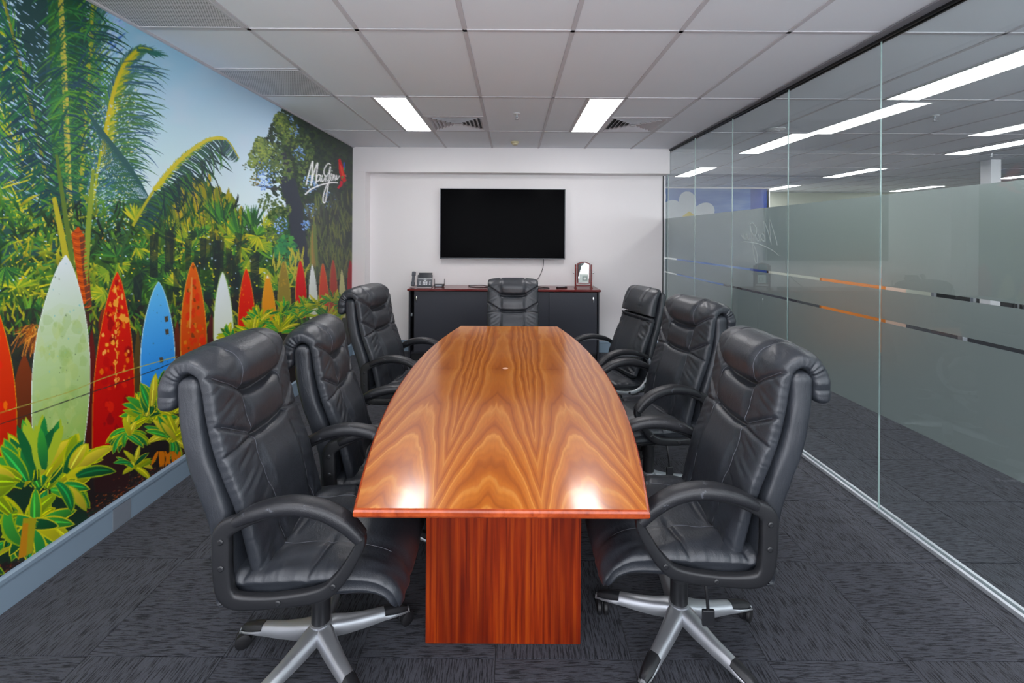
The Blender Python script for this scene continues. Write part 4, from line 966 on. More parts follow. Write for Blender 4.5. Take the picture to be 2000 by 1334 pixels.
# ------------------------------------------------------------------ lofted cushions
M_stitch = plain('grey_stitching', rgb(78, 80, 88), .6)
def seam_uv(a, b, hw, n=24):
    return [((a[0] + (b[0]-a[0])*k/n) / hw, a[1] + (b[1]-a[1])*k/n) for k in range(n + 1)]
def sup(a, e): return np.sign(np.cos(a)) * np.abs(np.cos(a)) ** e, np.sign(np.sin(a)) * np.abs(np.sin(a)) ** e
def loft(name, path, hw, th, mat, parent, nu=72, e=.42, endr=.035, disp=None, nv=140, xoff=0.0, ends=True, stitches=None):
    """closed pillow swept along a path in the y-z plane; hw(s), th(s): half width and half thickness; disp(u, v, front, L) -> outward metres"""
    P = catmull(path, 24); seg = np.r_[0, np.cumsum(np.hypot(*np.diff(P, axis=0).T))]; L = seg[-1]
    # arc stations bunched at both ends for the rounding
    q = np.linspace(0, 1, nv); s = L * q
    s = L * (q + .0); k = 6
    extra = endr * (1 - np.cos(np.linspace(0, PI/2, k)))
    s = np.unique(np.r_[extra, np.linspace(endr, L - endr, nv), L - extra])
    Y = np.interp(s, seg, P[:, 0]); Z = np.interp(s, seg, P[:, 1])
    dy, dz = np.gradient(Y, s), np.gradient(Z, s); m = np.hypot(dy, dz); dy /= m; dz /= m
    ny, nz = dz, -dy                            # "front" normal: path going up has its front at +y
    W = np.array([hw(v / L) for v in s]); T = np.array([th(v / L) for v in s])
    r = np.minimum(np.clip(s / endr, 0, 1), np.clip((L - s) / endr, 0, 1)); rr = np.sqrt(np.clip(1 - (1 - r) ** 2, 0, 1)); rr = np.maximum(rr, .12)
    W = W - endr * (1 - rr) * .9; T = T * rr
    a = 2 * PI * np.arange(nu) / nu
    # spread points evenly over the flat faces
    ca, sa = sup(a, e)
    u = np.broadcast_to(ca, (len(s), nu)); n = np.broadcast_to(sa, (len(s), nu))
    sv = np.broadcast_to(s[:, None], u.shape)
    X = u * W[:, None]; N = n * T[:, None]
    if disp is not None:
        D = disp(u, sv / L, np.clip(n, 0, 1), n, L)
        N = N + D[0]; X = X * (1 + D[1])
    V = np.stack([X + xoff, Y[:, None] + N * ny[:, None], Z[:, None] + N * nz[:, None]], -1)
    if stitches:
        threads = []
        for (pts, sgn) in stitches:
            bm = bmesh.new(); Q = []
            for (uu, ss) in pts:
                aa = math.acos(max(-1, min(1, np.sign(uu) * abs(uu) ** (1 / e)))); aa = aa if sgn > 0 else 2*PI - aa
                fi = np.interp(ss, s, np.arange(len(s))); fj = aa / (2*PI) * nu
                i0, j0 = int(fi), int(fj); i1 = min(i0 + 1, len(s) - 1); fi -= i0; fj -= j0
                p_ = (V[i0, j0 % nu]*(1-fi) + V[i1, j0 % nu]*fi)*(1-fj) + (V[i0, (j0+1) % nu]*(1-fi) + V[i1, (j0+1) % nu]*fi)*fj
                nn = np.array((0, ny[i0], nz[i0])) * sgn; Q.append(p_ + nn * .0006)
            add_tube(bm, Q, .0011, 5); threads.append(bm)
    nS = len(s); idx = np.arange(nS * nu).reshape(nS, nu); nx = np.roll(idx, -1, 1)
    F = np.stack([idx[:-1], nx[:-1], nx[1:], idx[1:]], -1).reshape(-1, 4)
    me = bpy.data.meshes.new(name)
    faces = [tuple(int(v) for v in f) for f in F] + [tuple(int(i) for i in idx[0][::-1]), tuple(int(i) for i in idx[-1])]
    me.from_pydata(V.reshape(-1, 3).tolist(), [], faces); me.update(); me.materials.append(mat)
    me.polygons.foreach_set('use_smooth', [True] * len(me.polygons))
    o = link(bpy.data.objects.new(name, me)); o.parent = parent
    if stitches:
        for bm_ in threads: bm_obj('stitching', bm_, M_stitch, o)
    return o
def groove(d, w, depth): return -depth * np.exp(-(d / w) ** 2)
def segd(u, v, a, b):
    """distance from (u,v) to the segment a-b (both in metres)"""
    ax, ay = a; bx, by = b; dx, dy = bx - ax, by - ay; t = np.clip(((u-ax)*dx + (v-ay)*dy) / (dx*dx + dy*dy + 1e-9), 0, 1)
    return np.hypot(u - ax - t*dx, v - ay - t*dy)

def back_disp(HWm, g1, g2, seed, us=.47):
    """leather back: head roll, two deep cross grooves, V seams to the edges, upright seams, puckers"""
    def f(u, v, fr, n, L):
        x = u * HWm; y = v * L; au = np.abs(x)
        x0 = us * HWm; frm = fr ** .6
        D = np.zeros_like(x)
        inside = np.clip((x0 - au) / .012, -1, 1) * .5 + .5
        # general puff
        D += .010 * frm * (1 - (au / HWm) ** 4)
        D += .020 * frm * inside * np.exp(-((y - (g1 + .075)) / .055) ** 2)      # head pad
        D += .012 * frm * inside * np.exp(-((y - (g1 + g2) / 2) / .05) ** 2)
        D += .012 * frm * inside * np.exp(-((y - (g2 - .14)) / .11) ** 2)
        bow = .010 * (1 - (x / x0) ** 2)
        for g, w_, dp in ((g1, .016, .030), (g2, .014, .020)):
            D += groove(y - (g - bow), w_, dp) * frm * inside
            D += groove(y - (g - bow), .0045, .006) * frm * inside
        D += groove(au - x0 - .004 * np.sin(y * 26), .0065, .007) * frm
        D += groove(au - x0 - .004 * np.sin(y * 26), .0025, .004) * frm
        for a, b, dp in (((x0, g1), (HWm * 1.02, g1 + .085), .011), ((x0, g2), (HWm * 1.02, g2 + .085), .010), ((x0, g2 - .004), (HWm * 1.02, g2 - .02), .006)):
            dd = segd(au, y, a, b); D += groove(dd, .009, dp) * fr ** .4; D += groove(dd, .003, .003) * fr ** .4
        # puckers
        w1 = vnoise(x * 75 + 40 + y * 8, y * 9 + 7, seed) - .5; w2 = vnoise(x * 34 + 90, y * 20 + x * 14 + 3, seed + 1) - .5
        near = np.exp(-(np.minimum(np.abs(y - g1), np.abs(y - g2)) / .05) ** 2)
        low = np.exp(-((y - .02) / .14) ** 2)
        D += inside * frm * w1 * (.0025 + .008 * near)
        w3 = vnoise(au * 16 + 11, y * 60 + au * 30 + 17, seed + 2) - .5
        D += (1 - inside) * frm * w3 * .004
        D += frm * w2 * (.0015 + .010 * low)
        # gathers round the rolled edge
        w4 = vnoise(y * 130 + 13, np.abs(u) * 3 + 5, seed + 3) - .5
        side = np.clip((np.abs(u) - .93) / .07, 0, 1)
        D += 0 * side
        S = side * w4 * (.004 + .030 * np.clip((y - g1 - .15) / .05, 0, 1))
        return D, S
    return f
def shell_disp(seed):
    def f(u, v, fr, n, L):
        y = v * L; w = vnoise(y * 14 + 3, u * 3 + n * 2 + 9, seed) - .5
        side = np.clip((np.abs(u) - .85) / .15, 0, 1)
        return w * .004, side * (vnoise(y * 22, n * 3 + 4, seed + 1) - .5) * .012
    return f
def seat_disp(seed):
    def f(u, v, fr, n, L):
        HWm = .25; x = u * HWm; y = v * L; au = np.abs(x); x0 = .125; frm = fr ** .7
        D = .012 * frm * (1 - (au / HWm) ** 4) * np.sin(PI * np.clip(v, 0, 1)) ** .5
        D += groove(au - x0 - .02 * (y - .25), .007, .007) * frm
        for a, b in (((x0, .16), (HWm, .10)), ((x0 - .0, .34), (HWm, .30)), ((0, .20), (x0, .16))):
            D += groove(segd(au, y, a, b), .009, .008) * frm
        # welt round the sides with gathers
        sd = np.clip((np.abs(u) - .80) / .2, 0, 1)
        D += 0 * sd
        w1 = vnoise(x * 30 + 50, y * 16 + x * 20 + 8, seed) - .5; w2 = vnoise(y * 80 + 5, u * 2 + 4, seed + 1) - .5
        frontlip = np.clip((v - .62) / .1, 0, 1) * np.clip((.9 - v) / .1, 0, 1)
        w3 = vnoise(x * 70 + 30, y * 6, seed + 2) - .5
        D += frm * (w1 * .008 + w3 * .004 * frontlip) + np.clip(n, 0, 1) ** .3 * sd * w2 * .004
        S = -.060 * np.exp(-((n + .05) / .16) ** 2) * sd + .012 * np.exp(-((n - .25) / .2) ** 2) * sd + sd * w2 * .006 * (n > 0)
        return D, S
    return f

def sweep(name, pts, w_, h_, mat, parent, x, n=10, closed=False, rnd=.35, tilt=0.0):
    """rounded bar swept along y-z points; w_ across x, h_ in the plane (number or list per point)"""
    P = catmull(pts, n, closed); N = len(P)
    hh = np.interp(np.linspace(0, len(h_) - 1, N), range(len(h_)), h_) if hasattr(h_, '__len__') else np.full(N, h_)
    ww = np.interp(np.linspace(0, len(w_) - 1, N), range(len(w_)), w_) if hasattr(w_, '__len__') else np.full(N, w_)
    if closed: d = np.roll(P, -1, 0) - np.roll(P, 1, 0)
    else: d = np.gradient(P, axis=0)
    d /= np.hypot(d[:, 0], d[:, 1])[:, None]; nr = np.stack([d[:, 1], -d[:, 0]], 1)
    k = 14; a = 2 * PI * (np.arange(k) + .5) / k; ca, sa = sup(a, rnd)
    V = []
    for i in range(N):
        for j in range(k):
            o_ = nr[i] * sa[j] * hh[i] / 2; V.append((x + ca[j] * ww[i] / 2 + tilt * P[i, 0], P[i, 0] + o_[0], P[i, 1] + o_[1]))
    F = []
    for i in range(N if closed else N - 1):
        for j in range(k): F.append((i*k + j, i*k + (j+1) % k, ((i+1) % N)*k + (j+1) % k, ((i+1) % N)*k + j))
    if not closed: F += [tuple(range(k))[::-1], tuple((N-1)*k + j for j in range(k))]
    return mesh_obj(name, V, F, mat, parent, smooth=True, sharp=50)

def star_base(t, rot0, gas_top):
    """five-legged silver base with black end caps, casters, gas lift"""
    for k in range(5):
        a = rot0 + 2*PI*k/5; ca, sa = math.cos(a), math.sin(a)
        def loft_leg(stations, name, mat, par):
            V, F = [], []; m = 10
            for (r, zt, zb, wt, wb) in stations:
                prof = [(-wb/2, zb), (wb/2, zb), (wb/2*1.04, zb + .3*(zt-zb)), (wt/2, zt - .012), (wt/2 - .006, zt - .003), (wt/4, zt), (-wt/4, zt), (-wt/2 + .006, zt - .003), (-wt/2, zt - .012), (-wb/2*1.04, zb + .3*(zt-zb))]
                for (q, z) in prof: V.append((r*ca - q*sa, r*sa + q*ca, z))
            for i in range(len(stations) - 1):
                for j in range(m): F.append((i*m + j, i*m + (j+1) % m, (i+1)*m + (j+1) % m, (i+1)*m + j))
            F += [tuple(range(m))[::-1], tuple((len(stations)-1)*m + j for j in range(m))]
            return mesh_obj(name, V, F, mat, par, smooth=True, sharp=38)
        leg = loft_leg([(.018, .132, .082, .060, .062), (.05, .128, .080, .058, .062), (.09, .116, .072, .052, .058), (.15, .104, .066, .046, .052), (.225, .095, .064, .042, .048), (.245, .088, .062, .041, .047), (.30, .070, .057, .036, .040), (.326, .063, .055, .024, .028)], 'base_leg', M_silver, t)
        loft_leg([(.228, .0965, .080, .0435, .046), (.26, .0925, .072, .042, .044), (.295, .084, .066, .038, .040), (.318, .073, .062, .028, .030)], 'leg_cap', M_black, leg)
        cs = empty('caster', (.300*ca, .300*sa, 0), a + (.6, -.8, 1.9, .3, -1.5)[k], t)
        for s in (-1, 1):
            bm = bmesh.new(); add_lathe(bm, [(.006, 0), (.022, .0), (.0265, .003), (.0275, .009), (.0265, .015), (.018, .018), (.006, .019)], 22, Matrix.Translation((.014, s*.004, .0275)) @ Matrix.Rotation(-s*PI/2, 4, 'X'))
            bm_obj('wheel', bm, M_blackr, cs, smooth=True)
        bm = bmesh.new(); add_cyl(bm, (.0, 0, .03), (0, 0, .062), .006); add_box(bm, -.008, .030, -.0035, .0035, .022, .055, bev=.002); bm_obj('fork', bm, M_black, cs)
    bm = bmesh.new(); add_lathe(bm, [(.034, .08), (.040, .10), (.038, .134), (.030, .138)], 28); bm_obj('base_hub', bm, M_silver, t, smooth=True)
    bm = bmesh.new(); add_lathe(bm, [(.033, .137), (.033, .225), (.036, .228), (.036, .305), (.029, .309), (.029, gas_top)], 28); bm_obj('gas_lift', bm, M_black, t, smooth=True)
def seat_mechanism(t, z, lever=1):
    bm = bmesh.new(); add_box(bm, -.075, .075, -.10, .12, z - .035, z - .004, bev=.008); add_box(bm, -.19, .19, -.15, -.09, z - .018, z - .002, bev=.004); add_box(bm, -.19, .19, .06, .12, z - .018, z - .002, bev=.004)
    bm_obj('tilt_mechanism', bm, M_black, t)
    if lever:
        bm = bmesh.new(); P = [(lever*.07, -.04, z - .02), (lever*.12, -.04, z - .03), (lever*.145, -.045, z - .10), (lever*.150, -.05, z - .17)]
        add_tube(bm, catmull(P, 5), .006, 8); lv = bm_obj('lever', bm, M_black, t, smooth=True)
        V = [(-.018,-.005,0),(.018,-.005,0),(.022,-.006,-.055),(-.022,-.006,-.055),(-.014,.005,0),(.014,.005,0),(.018,.004,-.055),(-.018,.004,-.055)]
        bm = bmesh.new(); add_box(bm, -.022, .022, -.006, .006, -.058, 0, bev=.004, seg=2, M=Matrix.Translation((lever*.151, -.05, z - .165)) @ Matrix.Rotation(PI/2, 4, 'Z'))
        bm_obj('lever_paddle', bm, M_pad, lv)

M_seatpan = plain('black_seat_shell', rgb(24, 25, 28), .55)
def make_exec_chair():
    t = empty('executive_chair')
    star_base(t, R_(-90), .37)
    seat_mechanism(t, .395, lever=-1)
    # seat: thick pad with a rolled front edge, over a black pan
    sp = [(-.245, .455), (-.15, .452), (0, .455), (.14, .460), (.235, .455), (.295, .432), (.325, .395), (.332, .365)]
    loft('seat_cushion', [(a, b + .0) for a, b in sp][::-1] if False else [(p_[0], p_[1]) for p_ in sp], lambda s: .252 + .006*math.sin(PI*s), lambda s: .052 if s < .6 else .052 - .030*(s-.6)/.4, M_leather, t, nu=96, e=.40, endr=.04, stitches=[([(q*(.125 + .02*(y - .25) + .005) / .25, y) for y in np.linspace(.06, .52, 60)], -1) for q in (-1, 1)], disp=lambda u, v, fr, n, L: seat_disp(3)(u, v, np.clip(-n, 0, 1), -n, L) if False else neg(seat_disp(3), u, v, n, L), nv=120)
    bm = bmesh.new(); add_box(bm, -.215, .215, -.20, .25, .393, .420, bev=.012, seg=2); bm_obj('seat_pan', bm, M_seatpan, t)
    # outer back shell with fat side bolsters
    sh = [(-.200, .375), (-.205, .46), (-.207, .55), (-.222, .65), (-.252, .74), (-.288, .84), (-.310, .94), (-.320, 1.03), (-.322, 1.105)]
    loft('back_shell', sh, lambda s: .247 + .006*math.sin(PI*s), lambda s: .046, M_leather, t, nu=64, e=.40, endr=.03, disp=shell_disp(5), nv=90)
    # front cushion that rolls over the top
    cu = [(-.100, .455), (-.122, .54), (-.143, .63), (-.168, .71), (-.202, .80), (-.233, .90), (-.252, .99), (-.262, 1.055), (-.278, 1.110), (-.318, 1.136), (-.358, 1.124), (-.382, 1.085), (-.388, 1.03), (-.385, .995)]
    Ltot = catmull(cu, 24); L = float(np.hypot(*np.diff(Ltot, axis=0).T).sum())
    BST = []
    for q in (-1, 1):
        BST.append(([(q*(.47*.24 + .004*math.sin(y*26) + .0045) / .24, y) for y in np.linspace(.06, .79, 90)], 1))
        for a, b in (((.47*.24 + .008, .592), (.225, .662)), ((.47*.24 + .008, .437), (.225, .507))): BST.append(([(q*x_, y_) for x_, y_ in seam_uv(a, b, .24)], 1))
    loft('back_cushion', cu, lambda s: .236 + .010*min(1, s*2.2) + .004*max(0, s-.7)/.3, lambda s: .030 + .010*max(0, min(1, (s-.78)/.12)) , M_leather, t, nu=128, e=.45, endr=.028, disp=back_disp(.24, .585, .43, 21), nv=230, stitches=BST)
    # arms: closed plastic loop with a padded top, one per side
    loop = [(-.185, .650), (-.194, .59), (-.190, .50), (-.178, .452), (-.140, .430), (-.03, .430), (.10, .448), (.158, .490), (.205, .560), (.226, .610), (.212, .645), (.165, .676), (.085, .700), (-.02, .702), (-.110, .684)]
    hh = [.056, .056, .054, .052, .046, .038, .042, .040, .034, .030, .024, .022, .022, .022, .034, .056]
    for s in (-1, 1):
        ar = sweep('armrest', loop, .030, hh, M_black, t, s*.272, n=8, closed=True, rnd=.4)
        pad = [(-.152, .676), (-.100, .700), (-.03, .718), (.04, .720), (.115, .702), (.180, .664), (.226, .618)]
        sweep('arm_pad', pad, [.048, .062, .066, .066, .066, .064, .056], [.030, .042, .044, .044, .044, .044, .034], M_pad, ar, s*.272, n=8, rnd=.62)
        for (y, z) in ((-.192, .620), (-.190, .540), (-.02, .432), (.145, .478)):
            bm = bmesh.new(); add_lathe(bm, [(.0095, 0), (.0095, .002), (.006, .004)], 12, Matrix.Translation((s*.2872, y, z)) @ Matrix.Rotation(s*PI/2, 4, 'Y')); bm_obj('bolt', bm, M_black, ar)
    return t
def neg(fn, u, v, n, L):
    D, S = fn(u, v, np.clip(-n, 0, 1), -n, L); return -D, S

def make_loop_chair():
    """the other model: separate head pad, smooth back, silver loop arms"""
    t = empty('office_armchair')
    star_base(t, R_(-80), .37); seat_mechanism(t, .395, lever=-1)
    sp = [(-.235, .455), (-.12, .452), (.02, .455), (.15, .460), (.225, .452), (.285, .425), (.305, .395)]
    loft('seat_cushion', sp, lambda s: .240, lambda s: .044 - .014*s, M_leather, t, nu=80, e=.42, endr=.04, disp=lambda u, v, fr, n, L: neg(seat_disp(9), u, v, n, L), nv=90)
    bm = bmesh.new(); add_box(bm, -.205, .205, -.19, .23, .393, .418, bev=.012, seg=2); bm_obj('seat_pan', bm, M_seatpan, t)
    sh = [(-.205, .44), (-.210, .52), (-.222, .62), (-.252, .74), (-.292, .86), (-.330, .98), (-.350, 1.07), (-.352, 1.13)]
    loft('back_shell', sh, lambda s: .225 + .012*math.sin(PI*s) - .02*s, lambda s: .034, M_leather, t, nu=56, e=.5, endr=.03, disp=shell_disp(8), nv=80)
    def bd(u, v, fr, n, L):
        x = u*.21; y = v*L; au = np.abs(x); frm = fr**.6
        D = .014*frm*(1 - (au/.21)**4)*np.sin(PI*np.clip(v, 0, 1))**.5
        D += groove(au - .105, .006, .006)*frm
        w1 = vnoise(au*16 + 5, y*55 + au*20, 31) - .5; D += w1*.010*frm*np.clip((au - .12)/.04, 0, 1)
        return D, 0*u
    loft('back_cushion', [(-.100, .50), (-.125, .57), (-.158, .66), (-.200, .76), (-.240, .86), (-.268, .945)], lambda s: .205 + .008*math.sin(PI*s), lambda s: .030, M_leather, t, nu=84, e=.45, endr=.035, disp=bd, nv=90)
    def hd(u, v, fr, n, L):
        x = u*.2; y = v*L; au = np.abs(x); frm = fr**.6
        D = .030*frm*(1 - (au/.21)**4)*np.sin(PI*np.clip(v*1.2, 0, 1))**.6 + groove(au - .10, .006, .007)*frm
        w1 = vnoise(y*70, au*6, 33) - .5; D += w1*.006*frm*np.exp(-((au - .10)/.03)**2)
        return D, 0*u
    loft('head_cushion', [(-.248, .900), (-.268, .98), (-.285, 1.06), (-.312, 1.122), (-.352, 1.145)], lambda s: .205 - .006*s, lambda s: .048 - .018*s, M_leather, t, nu=96, e=.62, endr=.055, disp=hd, nv=80)
    loop = [(-.170, .670), (-.195, .61), (-.185, .54), (-.13, .462), (-.05, .430), (.06, .440), (.15, .480), (.205, .550), (.226, .610), (.206, .660), (.140, .694), (.04, .708), (-.08, .698)]
    for s in (-1, 1):
        ar = sweep('armrest', loop, .022, .026, M_silver, t, s*.262, n=8, closed=True, rnd=.5)
        ar['label'] = 'silver armrest loop'
        pad = [(-.175, .672), (-.100, .706), (0, .726), (.09, .720), (.165, .690), (.218, .640), (.236, .585)]
        sweep('arm_pad', pad, [.040, .054, .058, .058, .058, .056, .044], [.026, .036, .038, .038, .038, .036, .026], M_pad, ar, s*.262, n=8, rnd=.6)
        for (y, z) in ((-.150, .485), (-.02, .432)):
            bm = bmesh.new(); add_lathe(bm, [(.009, 0), (.009, .002), (.005, .003)], 12, Matrix.Translation((s*.2725, y, z)) @ Matrix.Rotation(s*PI/2, 4, 'Y')); bm_obj('bolt', bm, M_black, ar)
    return t

# chairs round the table: x, y, facing angle (degrees from +x), lift
proto = make_exec_chair()
GRP = 'black leather chairs round the meeting table'
spots = [(-.697, 1.650, 2.0, 0.0, -11, 'black leather executive chair nearest the viewpoint on the mural side'),
         (-.655, 2.290, 8.0, -.047, 20, 'black leather executive chair in the middle of the mural side'),
         (-.760, 3.270, -9.0, .006, 33, 'black leather executive chair farthest along the mural side, beside the cabinet'),
         (.655, 1.745, 179.0, 0.0, 25, 'black leather executive chair nearest the viewpoint on the glass side'),
         (.830, 2.720, 193.0, 0.0, 5, 'black leather executive chair in the middle of the glass side'),
         (.005, 4.110, -90.0, -.04, 0, 'black leather chair facing the viewpoint at the far end of the table')]
for i, (x, y, a, dz, br, lab) in enumerate(spots):
    o = proto if i == 0 else copy_tree(proto)
    o.location = (x, y, 0); o.rotation_euler = (0, 0, R_(a - 90))
    # the gas lift sets the seat height: everything above the base moves together
    for ch in o.children:
        nm = ch.name.split('.')[0]
        if nm not in ('base_leg', 'caster', 'base_hub', 'gas_lift'): ch.location.z += dz
        elif br:
            Rm = Matrix.Rotation(R_(br), 4, 'Z'); ch.location = Rm @ ch.location; ch.rotation_euler.z += R_(br)
    tag(o, lab, 'chair', GRP)
rr_ = make_loop_chair(); rr_.location = (.745, 3.470, 0); rr_.rotation_euler = (0, 0, R_(197 - 90))
tag(rr_, 'black leather chair with silver arm loops and padded head cushion, on the glass side', 'chair', GRP)

# ------------------------------------------------------------------ meeting table
TY, TXC, TL = 2.67, -.028, 1.352
tb = empty('meeting_table', (TXC, TY, 0))
def outline(off, n=40):
    R, Lf = [], []
    for k in range(n + 1):
        q = -1 + 2*k/n; y = q*(TL - off); hw_ = .437 + .150*(1 - q*q) - off; R.append((hw_, y)); Lf.append((-hw_, y))
    return R + Lf[::-1]
def slab(name, layers, mat, matb=None):
    bm = bmesh.new(); rings = [[bm.verts.new((x, y, z)) for x, y in outline(off)] for off, z in layers]
    n = len(rings[0])
    for a, b in zip(rings, rings[1:]):
        for k in range(n): bm.faces.new((a[k], a[(k+1) % n], b[(k+1) % n], b[k]))
    bm.faces.new(rings[0][::-1]); bm.faces.new(rings[-1])
    return bm_obj(name, bm, mat, tb)
# two halves of the top meeting at a fine joint
def half_top(y0, y1):
    bm = bmesh.new(); n = 36; L0, Rr = [], []
    for k in range(n + 1):
        y = y0 + (y1 - y0)*k/n; q = y/TL; hw_ = .437 + .150*(1 - q*q) - .009; Rr.append((hw_, y)); L0.append((-hw_, y))
    for z in (.7405, .745): pass
    lo = [bm.verts.new((x, y, .738)) for x, y in Rr + L0[::-1]]; hi = [bm.verts.new((x, y, .7450)) for x, y in Rr + L0[::-1]]
    m = len(lo)
    for k in range(m): bm.faces.new((lo[k], lo[(k+1) % m], hi[(k+1) % m], hi[k]))
    bm.faces.new(lo[::-1]); bm.faces.new(hi)
    return bm_obj('tabletop', bm, M_top, tb)
half_top(-TL + .009, .0495); half_top(.0503, TL - .009)
slab('table_edge', [(.070, .700), (.020, .712), (.004, .720), (0, .726), (0, .737), (.003, .7425), (.0088, .7444)], M_edge)
bm = bmesh.new()
add_box(bm, -.295, .295, -.965, -.665, 0, .705, bev=.002); pa = bm_obj('pedestal', bm, M_jarrah, tb)
bm = bmesh.new(); add_box(bm, -.295, .295, .665, .965, 0, .705, bev=.002); bm_obj('pedestal', bm, M_jarrah, tb)
bm = bmesh.new(); add_box(bm, -.012, .012, -.664, .664, .18, .70); bm_obj('centre_rail', bm, M_jarrah, tb)
bm = bmesh.new(); add_cyl(bm, (-.012, .065, .7450), (-.012, .065, .7456), .017, seg=24); bm_obj('joint_disc', bm, plain('pale_peach_disc', rgb(226, 176, 150), .4), tb)
tag(tb, 'long glossy boat-shaped wooden meeting table with red-brown panel base', 'table')

# ------------------------------------------------------------------ sideboard
CBX0, CBX1, CBY, CBD, CBH = -1.287, 1.082, 5.51, .46, .896
cb = empty('sideboard', ((CBX0+CBX1)/2, CBY + CBD/2, 0)); hx, hy = (CBX1-CBX0)/2, CBD/2
def cbox(name, x0, x1, y0, y1, z0, z1, mat, par=None, bev=.0015):
    bm = bmesh.new(); add_box(bm, x0, x1, y0, y1, z0, z1, bev=bev); return bm_obj(name, bm, mat, par or cb)
cbox('cabinet_top', -hx - .005, hx + .005, -hy - .012, hy, CBH - .026, CBH, M_mahog, bev=.006)
cbox('side_panel', -hx + .012, -hx + .034, -hy + .004, hy, 0, CBH - .027, M_charside); cbox('side_panel', hx - .034, hx - .012, -hy + .004, hy, 0, CBH - .027, M_charside)
cbox('back_panel', -hx + .035, hx - .035, hy - .015, hy - .002, .05, CBH - .028, M_charside); cbox('bottom_shelf', -hx + .035, hx - .035, -hy + .03, hy - .016, .09, .112, M_charside); cbox('plinth', -hx + .035, hx - .035, -hy + .05, -hy + .068, 0, .089, M_dark)
cbox('inner_divider', .42, .44, -hy + .05, hy - .016, .113, CBH - .028, M_charside)
def door(x0, x1, dy, hxp):
    d = cbox('door', x0, x1, -hy + .006 + dy, -hy + .022 + dy, .115, CBH - .032, M_char)
    bm = bmesh.new(); Mx = Matrix.Translation((hxp, -hy + .0045 + dy, .765)) @ Matrix.Rotation(PI/2, 4, 'X')
    add_lathe(bm, [(.012, 0), (.012, .003), (.009, .005)], 20, Mx @ Matrix.Diagonal((.9, 3.4, 1, 1))); bm_obj('pull', bm, M_chrome, d, smooth=True)
door(-hx + .075, .640, .016, -hx + .105); door(.555, hx - .040, 0, hx - .085)
lk = cbox('lock', -hx + .038, -hx + .060, -hy + .0, -hy + .014, .56, .60, M_chrome)
tag(cb, 'low charcoal sideboard with sliding doors and mahogany top against the back wall', 'sideboard')

# ------------------------------------------------------------------ television and cable
tv = empty('television', (-.135, YR - .003, 1.712)); TW, TH = .830, .466
def m_screen():
    t = NT('black_screen_glass'); t.bsdf(Base__Color=rgb(8, 8, 10), Roughness=.16, Specular__IOR__Level=.012); return t.m
bm = bmesh.new()
for a in ((-TW, TW, TH-.010, TH), (-TW, TW, -TH, -TH+.014), (-TW, -TW+.010, -TH+.014, TH-.010), (TW-.010, TW, -TH+.014, TH-.010)): add_box(bm, a[0], a[1], -.082, -.052, a[2], a[3], bev=.0015)
bm_obj('bezel', bm, plain('dark_metal_bezel', rgb(84, 86, 90), .35, metal=.5), tv)
bm = bmesh.new(); add_box(bm, -TW+.010, TW-.010, -.079, -.060, -TH+.014, TH-.010); bm_obj('screen', bm, m_screen(), tv)
bm = bmesh.new(); add_box(bm, -TW+.012, TW-.012, -.0595, -.040, -TH+.016, TH-.012, bev=.004); add_box(bm, -.45, .45, -.0395, -.018, -.28, .25, bev=.006); bm_obj('rear_housing', bm, M_black, tv)
bm = bmesh.new(); add_box(bm, -.25, .25, -.0175, 0, -.20, .20); bm_obj('wall_bracket', bm, M_black, tv)
tag(tv, 'large black wall-mounted television on the back wall above the sideboard', 'television')
bm = bmesh.new(); Z0 = CBH + .0052
add_tube(bm, catmull([(.411, 5.985, 1.243), (.411, 5.978, 1.20), (.401, 5.965, 1.12), (.357, 5.94, 1.02), (.305, 5.89, .95), (.289, 5.83, Z0 + .012), (.365, 5.76, Z0), (.446, 5.70, Z0), (.456, 5.62, Z0), (.365, 5.60, Z0), (.274, 5.64, Z0)], 8), .0045, 8)
tag(bm_obj('power_cable', bm, M_black, smooth=True), 'thin black cable hanging from the television and curling on the sideboard', 'cable')
bm = bmesh.new()
add_tube(bm, catmull([(-.10, 5.70, Z0), (-.345, 5.68, Z0), (-.447, 5.68, Z0), (-.528, 5.74, Z0), (-.568, 5.82, Z0 + .003), (-.487, 5.85, Z0 + .006), (-.386, 5.80, Z0 + .012), (-.335, 5.76, Z0 + .004), (-.305, 5.74, Z0)], 8), .0045, 8)
tag(bm_obj('looped_cable', bm, M_black, smooth=True), 'black cable looped on the sideboard left of the far chair', 'cable')

# desk phone
ph = empty('desk_phone', (-1.158, 5.69, CBH), R_(2)); tiltM = Matrix.Rotation(R_(-52), 4, 'X')
M_ph = plain('phone_charcoal', rgb(66, 70, 78), .45)
bm = bmesh.new(); add_box(bm, -.055, .135, -.012, .012, 0, .155, bev=.006, seg=2, M=Matrix.Translation((0, .0, .012)) @ Matrix.Rotation(R_(-28), 4, 'X')); bm_obj('body', bm, M_ph, ph)
bm = bmesh.new(); add_box(bm, -.06, .14, -.06, .10, 0, .010, bev=.003); add_box(bm, -.02, .10, .06, .075, .0, .11, bev=.003); bm_obj('stand', bm, M_silver, ph)
TM = Matrix.Translation((0, .0, .012)) @ Matrix.Rotation(R_(-28), 4, 'X')
bm = bmesh.new(); add_box(bm, -.040, .132, -.019, -.0125, .100, .180, bev=.003, M=TM); s_ = bm_obj('screen_surround', bm, M_black, ph)
bm = bmesh.new(); add_box(bm, -.030, .122, -.0205, -.0192, .108, .172, M=TM); bm_obj('screen', bm, plain('phone_screen', rgb(34, 38, 46), .2), s_)
bm = bmesh.new(); add_box(bm, -.045, .135, -.0165, -.0125, .088, .0985, bev=.001, M=TM); add_cyl(bm, TM @ Vector((.046, -.0128, .084)), TM @ Vector((.046, -.020, .084)), .016, seg=20); bm_obj('navigation_bar', bm, M_silver, ph)
